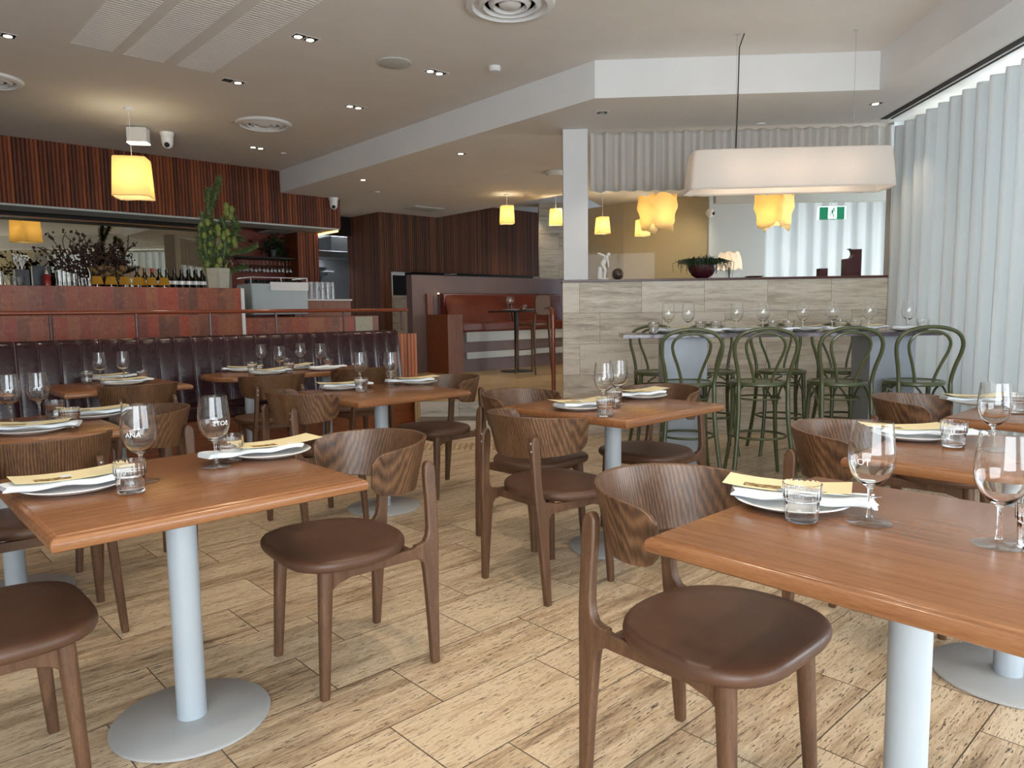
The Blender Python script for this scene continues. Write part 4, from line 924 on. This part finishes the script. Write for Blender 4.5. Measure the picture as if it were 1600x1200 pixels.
m = MB(); m.loft([[(.19*sup(math.cos(2*PI*i/32), .6)*s, .18*sup(math.sin(2*PI*i/32), .6)*s, z) for i in range(32)] for s, z in ((.95, .70), (1, .715), (.97, .74))]); m.build('seat', 'walnut_leg', t)
m = MB(); m.loft([[(.17*sup(math.cos(2*PI*i/32), .45)*1, -.19+y-.02*math.cos(PI*math.cos(2*PI*i/32)/2), 1.0+.14*sup(math.sin(2*PI*i/32), .5)) for i in range(32)] for y in (-.012, .004)]); m.build('backrest', 'walnut_leg', t)
for sx in (-1, 1):
    m = MB(); m.tube([(sx*.19, .17, 0), (sx*.16, .14, .705)], [.013, .019], 8); m.build('leg', 'walnut_leg', t)
    m = MB(); m.tube([(sx*.19, -.21, 0), (sx*.17, -.17, .7), (sx*.14, -.19, 1.0)], [.013, .021, .014], 8); m.build('leg', 'walnut_leg', t)
m = MB()
for z in (.30, .48): m.tube([(-.18, -.19, z), (.18, -.19, z)], .010, 6)
m.tube([(-.18, .16, .35), (.18, .16, .35)], .01, 6); m.build('stretcher', 'walnut_leg', t)
for i, (a, b) in enumerate([(7.55, 8.15), (7.66, 8.22), (8.62, 7.55)]):
    p = FW(a, b, 1.2455); wine(p, 0, ['left stemmed glass on the near cafe table in the upper area', 'right stemmed glass on the near cafe table in the upper area', 'stemmed glass on the cafe table beside the post'][i], GW)
p = FW(7.78, 8.05, 1.2455); tumb(p, 0, 'water tumbler on the near cafe table in the upper area', GTm)
for i, (a, b) in enumerate([(7.45, 8.0), (7.8, 7.9)]): plate(FW(a, b, 1.2455), 0, ['left', 'right'][i]+' white plate on the near cafe table in the upper area', GP)
# ---------------------------------------------------------------- pendants
def box_pendant(loc, wd_, h, ceil, rot, lab, warm=14, grp='cream fabric box pendants', taper=.9, fold=.012):
    t = root('pendant_lamp', lab, 'lamp', loc, rot, grp); n = 40; rr = random.Random(int(loc[0]*100)+7)
    def sq(s, z, wv=0): return [(s*wd_/2*sup(math.cos(2*PI*i/n), .22)*(1+wv*math.sin(i*1.7)), s*wd_/2*sup(math.sin(2*PI*i/n), .22)*(1+wv*math.sin(i*1.7)), z+wv*.6*math.sin(i*2.1)*wd_) for i in range(n)]
    m = MB(); m.loft([sq(1, 0, .02), sq(1.0, .04*h, .006), sq((1+taper)/2, h*.5, .004), sq(taper, h*.96, .004), sq(taper*.97, h, .004)], False, False); o = m.build('shade', 'shade_warm', t, ang=40); md = o.modifiers.new('cloth', 'SOLIDIFY'); md.thickness = .0015
    m = MB(); m.tube([(0, 0, h*.55), (0, 0, ceil-loc[2]-.02)], .003, 6); m.build('cord', 'white', t)
    m = MB(); m.lathe([(.04, 0), (.045, .02)], 16, (0, 0, ceil-loc[2]-.0205)); m.build('canopy', 'white', t)
    m = MB(); m.sph((0, 0, h*.5), .03, 10, 8); m.build('bulb', 'bulb', t)
    point((loc[0], loc[1], loc[2]+h*.5), warm*.55, (1, .88, .62), .09*wd_/.2)
box_pendant((-3.70, 7.29, 2.39), .335, .38, 3.25, .25, 'large cream box pendant hanging before the timber fascia over the bar', 11)
box_pendant((-.04, 10.87, 2.52), .20, .26, 2.95, .2, 'cream box pendant in front of the dark timber wall', 5)
box_pendant((.70, 11.2, 2.53), .20, .24, 3.25, .0, 'cream box pendant hanging just left of the white post', 5)
box_pendant((1.36, 10.8, 2.35), .19, .24, 2.95, .3, 'cream box pendant above the white figure, seen past the white post', 5, taper=.82)
box_pendant((2.00, 11.1, 2.34), .19, .24, 2.95, .2, 'small cream box pendant left of and behind the draped pendants', 5)
def drape(loc, lab, seed):
    t = root('draped_pendant', lab, 'lamp', loc, seed*.4, 'draped yellow fabric pendants'); n = 48; rings = []
    for j in range(11):
        z = .36*(1-j/10); tw = j*.09; ring = []
        for i in range(n):
            a = 2*PI*i/n; s = .175*(1+.05*math.sin(j*.6))*(1-.12*(j/10)**3)+.014*abs(math.sin(i*.39+j*.35+seed))-.012*abs(math.sin(i*.26-j*.5+seed))
            ring.append((s*sup(math.cos(a+tw), .42), s*sup(math.sin(a+tw), .42), z+(.02*math.sin(i*.9+seed) if j in (0, 10) else 0)+(.03*math.cos(4*a+seed) if j == 10 else 0)))
        rings.append(ring)
    rings.insert(0, [(x*.25, y*.25, .345) for x, y, z in rings[0]])
    m = MB(); m.loft(rings, False, False); o = m.build('shade', 'shade_warm', t, ang=70); md = o.modifiers.new('cloth', 'SOLIDIFY'); md.thickness = .0015
    m = MB(); m.tube([(0, 0, .2), (0, 0, 2.95-loc[2]-.02)], .004, 6); m.build('cord', 'white', t); m = MB(); m.lathe([(.04, 0), (.045, .02)], 16, (0, 0, 2.95-loc[2]-.0205)); m.build('canopy', 'white', t)
    m = MB(); m.sph((0, 0, .17), .03, 10, 8); m.build('bulb', 'bulb', t); point((loc[0], loc[1], loc[2]+.16), 3.0, (1, .86, .60), .08)
drape((1.70, 8.5, 2.165), 'draped yellow fabric pendant nearer the white post, in the opening above the stone wall', 1)
drape((3.03, 8.45, 2.155), 'draped yellow fabric pendant showing below the long white pendant', 2)
# long fabric pendant
t = root('long_pendant', 'long white fabric pendant hanging over the high table', 'lamp', (2.09, 5.57, 2.10), LA*.6)
n = 64
def rr_(lx, ly, z, wv=0): return [(lx/2*sup(math.cos(2*PI*i/n), .16), ly/2*sup(math.sin(2*PI*i/n), .22), z+wv*math.sin(i*1.3)) for i in range(n)]
m = MB(); m.loft([rr_(1.50, .345, 0, .003), rr_(1.495, .34, .02, .001), rr_(1.47, .33, .15), rr_(1.44, .31, .285), rr_(1.41, .28, .292)], False, False); o = m.build('shade', 'shade_white', t, ang=50); md = o.modifiers.new('cloth', 'SOLIDIFY'); md.thickness = .0015
m = MB(); m.box(-.45, .45, -.02, .02, .20, .225); lb_ = m.build('lamp_bar', 'white', t)
m = MB(); m.box(-.44, .44, -.012, .012, .19, .1995); m.build('light_strip', 'bulb_cool', lb_)
m = MB(); m.tube([(-.385, 0, .22), (-.375, 0, .7), (-.37, 0, 1.05), (-.335, 0, 1.149)], .0045, 6); m.build('cord', 'black', t)
m = MB(); m.tube([(-.385, .01, .22), (-.385, .01, 1.149)], .0012, 5); m.build('suspension_wire', 'chrome', t)
m = MB(); m.tube([(.475, 0, .22), (.475, 0, .52), (.475, 0, .5201), (.475, 0, .56), (.475, 0, .5601), (.475, 0, 1.149)], [.0012, .0012, .005, .005, .0012, .0012], 6); m.build('suspension_wire', 'chrome', t)
for x in (-.385, .475): m = MB(); m.lathe([(.018, 0), (.018, .006)], 12, (x, 0, 1.1435)); m.build('canopy', 'greywall', t)
for x in (-.4, 0, .4):
    p = Vector((x*math.cos(LA*.6), x*math.sin(LA*.6), 0)); point((2.09+p.x, 5.57+p.y, 2.25), 1.7, (1, .76, .56), .12)
# ---------------------------------------------------------------- ceiling fittings
def vent(x, y, z, R, lab):
    t = root('ceiling_vent', lab, 'vent', (x, y, z), 0, 'round ceiling air diffusers')
    for k, (r0, r1, zz) in enumerate(((.80, 1.0, 0), (.56, .72, -.006), (.34, .48, -.012))):
        m = MB(); m.lathe([(R*r0, -.002+zz*.0), (R*(r0+.03), -.03), (R*(r1-.04), -.022), (R*r1, -.001)], 48); o = m.build('ring', 'white', t)
    m = MB(); m.lathe([(.0001, -.03), (R*.16, -.032), (R*.24, -.02), (R*.25, -.002)], 40); m.build('centre_cone', 'white', t)
    m = MB(); m.lathe([(.0001, -.0012), (R*.98, -.0012), (R*.98, -.0004)], 40); m.build('throat', 'dark', t)
vent(.02, 5.0, 3.25, .30, 'round white air diffuser at the top centre of the picture'); vent(-2.60, 7.93, 3.25, .29, 'round white air diffuser above the tall green stems'); vent(-4.42, 6.37, 3.25, .27, 'round white air diffuser cut by the left picture edge')
vent(1.45, 9.6, 2.95, .22, 'round air diffuser in the far room above the draped pendant')
def downlight(x, y, z, rot, lab, double=True, on=(1, 1), e=16, aim=None):
    t = root('downlight', lab, 'light', (x, y, z), rot, 'recessed square downlights')
    w_ = .095; k = 2 if double else 1; tot = w_*k; m = MB()
    m.box(-tot/2-.006, tot/2+.006, -w_/2-.006, -w_/2, -.003, -.0005); m.box(-tot/2-.006, tot/2+.006, w_/2, w_/2+.006, -.003, -.0005)
    for i in range(k+1): xx = -tot/2+i*w_; m.box(xx-.004, xx+.004, -w_/2, w_/2, -.003, -.0005)
    m.build('trim_frame', 'white', t)
    for i in range(k):
        cx = -tot/2+(i+.5)*w_; m = MB(); m.box(cx-w_/2+.004, cx+w_/2-.004, -w_/2, w_/2, -.0014, -.0008); m.build('recess', 'black', t)
        m = MB(); m.lathe([(.0001, -.0024), (.028, -.0024), (.028, -.0016)], 16, (cx, .012, 0)); m.build('lamp', 'bulb_cool' if on[i] else 'chrome', t)
    if e: spot((x, y, z-.03), e, (1, .80, .58), 1.5, .5, .035, aim)
DL = 'double recessed downlight '
downlight(-1.49, 5.56, 3.25, FA, DL+'left of the top round diffuser, nearest the grilles', e=26)
downlight(-2.39, 6.53, 3.25, FA, DL+'at the corner of the slotted ceiling grilles', on=(0, 1), e=20)
downlight(-.61, 6.36, 3.25, FA, DL+'right of the round ceiling speaker', e=24)
downlight(-1.51, 7.36, 3.25, FA, DL+'between the large diffuser and the beam', e=20)
downlight(-3.63, 5.41, 3.25, FA, DL+'at the left picture edge', on=(0, 1), e=20)
downlight(-3.055, 9.04, 3.25, FA, DL+'nearest the timber fascia', e=14)
downlight(.823, 6.55, 2.95, WA, 'single recessed downlight above the white post', False, (0,), e=9)
downlight(-.517, 8.11, 2.95, FA, 'single recessed downlight under the lowered ceiling, middle of three', False, e=16)
downlight(-1.883, 9.58, 2.95, FA, 'single recessed downlight under the lowered ceiling near the camera dome', False, e=16)
downlight(3.14, 6.38, 2.95, WA, 'single recessed downlight beside the curtain slot', False, e=14, aim=(3.3, 6.45, 1.2))
for i, (x, y, e_) in enumerate([(-.15, 2.55, 50), (-1.9, 3.9, 22), (.9, 3.9, 22), (.25, 1.35, 34), (-1.3, 1.2, 22), (1.6, 2.6, 22)]): spot((x, y, 3.2), e_, (1, .82, .62), 1.5, .6, .04)
for x, y in ((4.3, 10.9), (5.2, 10.9), (6.0, 10.9)): spot((x, y, 2.9), 8, (1, .85, .62), .7, .4, .03, (x, 11.45, 1.5))
spot((2.7, 10.2, 2.9), 26, (1, .82, .52), 1.3, .8, .05, (2.3, 11.6, 1.6))
def disc(name, x, y, z, r_, h, lab, cat, mat='white'):
    m = MB(); m.lathe([(r_, 0), (r_, -h*.6), (r_*.85, -h), (.0001, -h)], 32); o = tag(m.build(name, mat, loc=(x, y, z-.0005)), lab, cat); return o
disc('ceiling_speaker', -.92, 6.115, 3.25, .135, .012, 'flat round ceiling speaker left of the double downlight', 'speaker', 'greywall')
disc('smoke_detector', -.108, 6.24, 3.25, .05, .04, 'small smoke detector on the main ceiling near the beam', 'detector')
disc('sprinkler', -2.83, 9.34, 3.25, .035, .015, 'small sprinkler cap on the ceiling near the fascia', 'sprinkler')
disc('motion_sensor', .568, 9.195, 2.95, .11, .05, 'oval white sensor under the lowered ceiling left of the white post', 'sensor')
disc('sprinkler', 2.37, 7.0, 2.95, .04, .012, 'small sprinkler cap on the ceiling above the valance curtain', 'sprinkler')
disc('sprinkler', -1.875, 10.5, 2.95, .035, .012, 'small sprinkler cap on the lowered ceiling towards the bar', 'sprinkler')
def seccam(x, y, z, rot, lab, s=1):
    t = root('security_camera', lab, 'camera', (x, y, z), rot); m = MB(); m.lathe([(.055*s, -.0005), (.055*s, -.02*s), (.048*s, -.03*s), (.045*s, -.08*s), (.04*s, -.085*s)], 24); m.build('housing', 'china', t)
    m = MB(); m.sph((0, 0, -.088*s), .043*s, 20, 12); dm = m.build('dome', 'china', t); m = MB(); m.sph((0, -.028*s, -.102*s), .022*s, 14, 8); m.build('lens', 'black', dm)
seccam(-3.78, 8.25, 3.25, .3, 'white dome security camera right of the pendant over the bar', 1.35); seccam(-2.62, 11.0, 2.95, .25, 'white dome security camera at the corner of the timber fascia', 1.3)
t = root('exit_sign_box', 'small white box hanging under the ceiling beside the bar pendant', 'box', (-3.97, 7.99, 3.08), .15)  # exit sign seen edge-on, built as a plain white box
m = MB(); m.box(-.10, .10, -.06, .06, 0, .155); m.build('body', 'white', t, bevel=.004); m = MB(); m.box(-.10, .10, -.061, .061, -.008, -.0005); m.build('light_edge', 'bulb_cool', t); m = MB(); m.box(-.02, .02, -.02, .02, .1555, .1695); m.build('mount', 'white', t)
o = seccam(2.55, 9.28, 2.545, .3, 'white dome security camera on the grey bulkhead in the far room', .9) if False else None
t = root('security_camera', 'white dome security camera in the far room beside the warm lit wall', 'camera', (2.50, 9.2, 2.45), .3)
m = MB(); m.lathe([(.004, .0), (.004, .499)], 8, (0, 0, .0)); m.build('stem', 'white', t); m = MB(); m.sph((0, 0, -.03), .055, 16, 10); m.build('dome', 'china', t); m = MB(); m.sph((.02, -.04, -.04), .024, 12, 8); m.build('lens', 'black', t)
# slotted grilles
for k, (a0, a1) in enumerate(((1.44, 1.72), (1.80, 2.09), (2.19, 2.48))):
    m = MB(); b = 4.2
    while b < 6.32:
        m.box(a0, a1, b, b+.0022, 3.2478, 3.2495); b += .038
    g = tag(m.build('air_grille', 'china', frame='F'), ['left', 'middle', 'right'][k]+' of the three slotted air grilles in the ceiling at upper left', 'grille', 'slotted ceiling air grilles')
m = MB(); m.box(-.30, .30, -.22, .22, -.012, -.0005); m.box(-.25, .25, -.17, .17, -.016, -.012); o = tag(m.build('access_panel', 'greywall', loc=(-1.45, 12.2, 2.95)), 'flat rectangular air panel in the lowered ceiling before the timber wall', 'panel'); o.rotation_euler.z = FA
# ---------------------------------------------------------------- exit sign
t = root('exit_sign', 'green and white running man exit sign in the far room', 'sign', WW(3.54, 9.30, 0), WA)
m = MB(); m.box(-.15, .15, -.02, .02, 2.31, 2.46); m.build('panel', 'exitgreen', t, bevel=.003)
m = MB(); m.box(-.05, .055, -.0235, -.0205, 2.315, 2.455); m.box(-.17, -.153, -.015, .015, 2.31, 2.46); m.box(.153, .17, -.015, .015, 2.31, 2.46); m.box(-.15, .15, -.015, .015, 2.461, 2.47); dk_ = m.build('door_mark', 'exitwhite', t)
m = MB(); Y0, Y1 = -.026, -.0237
def flat(pts): n_ = len(pts); m.add([(x, Y0, z) for x, z in pts]+[(x, Y1, z) for x, z in pts], [tuple(range(n_)), tuple(range(2*n_-1, n_-1, -1))]+[(i, (i+1) % n_, (i+1) % n_+n_, i+n_) for i in range(n_)], False)
flat([(.018+.011*math.cos(2*PI*i/12), 2.436+.011*math.sin(2*PI*i/12)) for i in range(12)])
flat([(.018, 2.424), (-.002, 2.424), (-.010, 2.385), (.006, 2.378)]); flat([(.004, 2.382), (-.01, 2.384), (.012, 2.36), (.008, 2.335), (.020, 2.335), (.022, 2.362)]); flat([(-.008, 2.388), (-.016, 2.378), (-.028, 2.350), (-.034, 2.353), (-.022, 2.388)])
flat([(.014, 2.42), (.02, 2.414), (.034, 2.40), (.040, 2.406), (.022, 2.424)]); flat([(0, 2.42), (-.018, 2.414), (-.026, 2.396), (-.019, 2.393), (-.012, 2.408), (-.002, 2.410)])
m.build('running_figure', 'exitgreen', dk_)
m = MB(); m.box(-.003, .003, -.003, .003, 2.4701, 2.56); m.build('bracket', 'white', t)
# ---------------------------------------------------------------- things on the ledge
LZ = 1.5225
t = root('figurine', 'white plaster figure of a bending man on the ledge by the post', 'statue', WW(.57, 7.235, LZ), WA)
me = bpy.data.meshes.new('figure'); V = [(0, 0, .155), (.006, 0, .185), (.022, 0, .215), (.036, 0, .232), (.05, 0, .250), (.058, 0, .262),
     (-.012, -.018, .15), (.018, -.022, .095), (.004, -.022, .03), (.022, -.024, .020), (-.012, .018, .15), (.012, .022, .10), (-.022, .022, .035), (-.004, .024, .024),
     (.028, -.03, .222), (.038, -.040, .18), (.045, -.02, .135), (.046, -.012, .12), (.022, .03, .228), (-.012, .04, .25), (-.045, .035, .262), (-.058, .032, .265)]
E_ = [(0, 1), (1, 2), (2, 3), (3, 4), (4, 5), (0, 6), (6, 7), (7, 8), (8, 9), (0, 10), (10, 11), (11, 12), (12, 13), (2, 14), (14, 15), (15, 16), (16, 17), (2, 18), (18, 19), (19, 20), (20, 21)]
RR = [q*1.35 for q in [.020, .018, .022, .011, .016, .013, .016, .012, .008, .006, .016, .012, .008, .006, .010, .008, .007, .006, .010, .008, .007, .007]]
me.from_pydata(V, E_, []); o = bpy.data.objects.new('body', me); C.objects.link(o); o.parent = t; me.materials.append(M['marble']); md = o.modifiers.new('skin', 'SKIN'); md.use_smooth_shade = True
for i, q in enumerate(RR): me.skin_vertices[0].data[i].radius = (q, q)
me.skin_vertices[0].data[0].use_root = True; o.modifiers.new('sub', 'SUBSURF').render_levels = 2
m = MB(); m.lathe([(.055, 0), (.055, .012), (.05, .018)], 20, (0, 0, 0)); m.loft([[(-.035+r_*math.cos(2*PI*i/10), r_*math.sin(2*PI*i/10), z) for i in range(10)] for r_, z in ((.03, .017), (.024, .07), (.02, .13))]); m.build('base', 'marble', t)
m = MB(); m.sph((0, 0, .056), .056, 28, 16); tag(m.build('decor_ball', 'bronze', loc=WW(.71, 7.235, LZ)), 'dark bronze ball on the ledge right of the white figure', 'ornament')
t = root('bowl', 'dark maroon bowl with trailing succulent on the stone ledge', 'bowl', WW(1.53, 7.24, LZ), WA)
m = MB(); m.lathe([(.0001, 0), (.05, 0), (.10, .03), (.132, .085), (.137, .125), (.13, .125), (.12, .09), (.0001, .07)], 36); m.build('dish', 'maroon', t)
t = root('trailing_plant', 'trailing thin stemmed green succulent in the maroon bowl', 'plant', WW(1.53, 7.24, LZ), WA); m = MB(); r = random.Random(12)
for i in range(420):
    a = r.uniform(0, 2*PI); q = r.uniform(.02, .118); x, y = q*math.cos(a), q*math.sin(a); z = .12; ln = r.uniform(.06, .125); out = r.uniform(.1, 1.5)
    P0 = Vector((x, y, z)); P1 = P0+Vector((math.cos(a)*ln*out*.5, math.sin(a)*ln*out*.5, ln*.6)); P2 = P1+Vector((math.cos(a)*ln*out*.7, math.sin(a)*ln*out*.5, ln*(.2-out*.35))); P3 = P2+Vector((r.uniform(-.02, .02), r.uniform(-.01, .02), -ln*out*r.uniform(.3, 1.0) if q > .08 else ln*.2))
    for P in (P2, P3): P.z = max(P.z, .01); P.y = max(-.11, min(.11, P.y)) if P.z < .05 else P.y
    m.tube([P0, P1, P2, P3], [.0032, .0030, .0028, .002], 5)
m.build('stems', 'leaf_dark', t)
m = MB(); m.lathe([(.0001, 0), (.05, 0), (.09, .012), (.088, .015), (.0001, .006)], 28); tag(m.build('small_dish', 'maroon', loc=WW(2.03, 7.235, LZ)), 'shallow dark dish on the ledge in front of the far curtain', 'dish')
m = MB(); m.box(-.04, .04, -.04, .04, 0, .078); o = tag(m.build('small_block', 'maroon', loc=WW(2.68, 7.235, LZ), bevel=.003), 'small dark maroon block on the ledge', 'ornament')
m = MB(); pts = [(-.078, 0), (.078, 0), (.078, .255), (-.02, .255)]
for i in range(9): a = PI*.42-i*PI*1.0/8; pts.append((-.045+.05*math.cos(a), .215+.05*math.sin(a)))
pts += [(-.078, .165)]
n_ = len(pts); m.add([(x, -.045, z) for x, z in pts]+[(x, .045, z) for x, z in pts], [tuple(range(n_)), tuple(range(2*n_-1, n_-1, -1))]+[(i, (i+1) % n_, (i+1) % n_+n_, i+n_) for i in range(n_)], False)
o = tag(m.build('sculpture', 'maroon', loc=WW(2.955, 7.235, LZ), frame='W'), 'dark maroon block sculpture with a round bite out of its corner on the ledge', 'ornament')
t = root('ruffled_lamp', 'crumpled white paper lamp in the far room behind the plant bowl', 'lamp', (2.78, 9.3, 0), 0)
m = MB(); n = 48; m.loft([[(R__*(1+.09*math.sin(i*1.57+j))*math.cos(2*PI*i/n), R__*(1+.09*math.sin(i*1.57+j))*math.sin(2*PI*i/n), z+.012*math.sin(i*.8)) for i in range(n)] for j, (R__, z) in enumerate(((.145, 1.73), (.15, 1.80), (.135, 1.88), (.115, 1.935)))], False, False); m.build('shade', 'shade_white', t, ang=80)
m = MB(); m.lathe([(.0001, 0), (.16, 0), (.16, .02), (.012, .03), (.012, 1.80), (.0001, 1.80)], 20); m.build('stand', 'black', t); m = MB(); m.sph((0, 0, 1.82), .025, 8, 6); m.build('bulb', 'bulb', t); point((2.78, 9.3, 1.76), 1.5, (1, .75, .5), .03)

spot(FW(8.2, 7.6, 2.9), 40, (1, .8, .56), 1.7, .6, .05); spot(FW(7.0, 9.8, 2.9), 16, (1, .8, .56), 1.7, .6, .05); spot(FW(9.6, 9.9, 3.2), 26, (1, .8, .56), 1.7, .6, .05); spot(FW(6.3, 8.3, 2.9), 22, (1, .8, .56), 1.7, .6, .05)  # spots added to brighten the upper area and back walls, without fittings
# etched lettering on the nearest glasses
def etched(parent, txt, mirror, ang, z=.143, size=.020):
    cu = bpy.data.curves.new('lettering', 'FONT'); cu.body = txt; cu.size = size; cu.align_x = 'CENTER'; cu.resolution_u = 3
    to = bpy.data.objects.new('tmp', cu); C.objects.link(to); bpy.context.view_layer.update()
    me = bpy.data.meshes.new_from_object(to.evaluated_get(bpy.context.evaluated_depsgraph_get())); bpy.data.objects.remove(to)
    bm = bmesh.new(); bm.from_mesh(me); bmesh.ops.triangulate(bm, faces=bm.faces)
    for v in bm.verts:
        x = -v.co.x if mirror else v.co.x; zz = z+v.co.y-.006; R = .0497 if zz > .135 else .0492; a = ang+x/R
        v.co = Vector((R*math.cos(a), R*math.sin(a), zz))
    bm.to_mesh(me); bm.free(); o = bpy.data.objects.new('lettering', me); C.objects.link(o); me.materials.append(M['etch']); o.parent = parent
etched(wgB, 'BOTS', True, math.radians(-66)+.4)
etched(wgA, 'ANA', False, math.radians(-62)-.35)
etched(wgC, 'AOT', False, math.radians(-116)-.45)
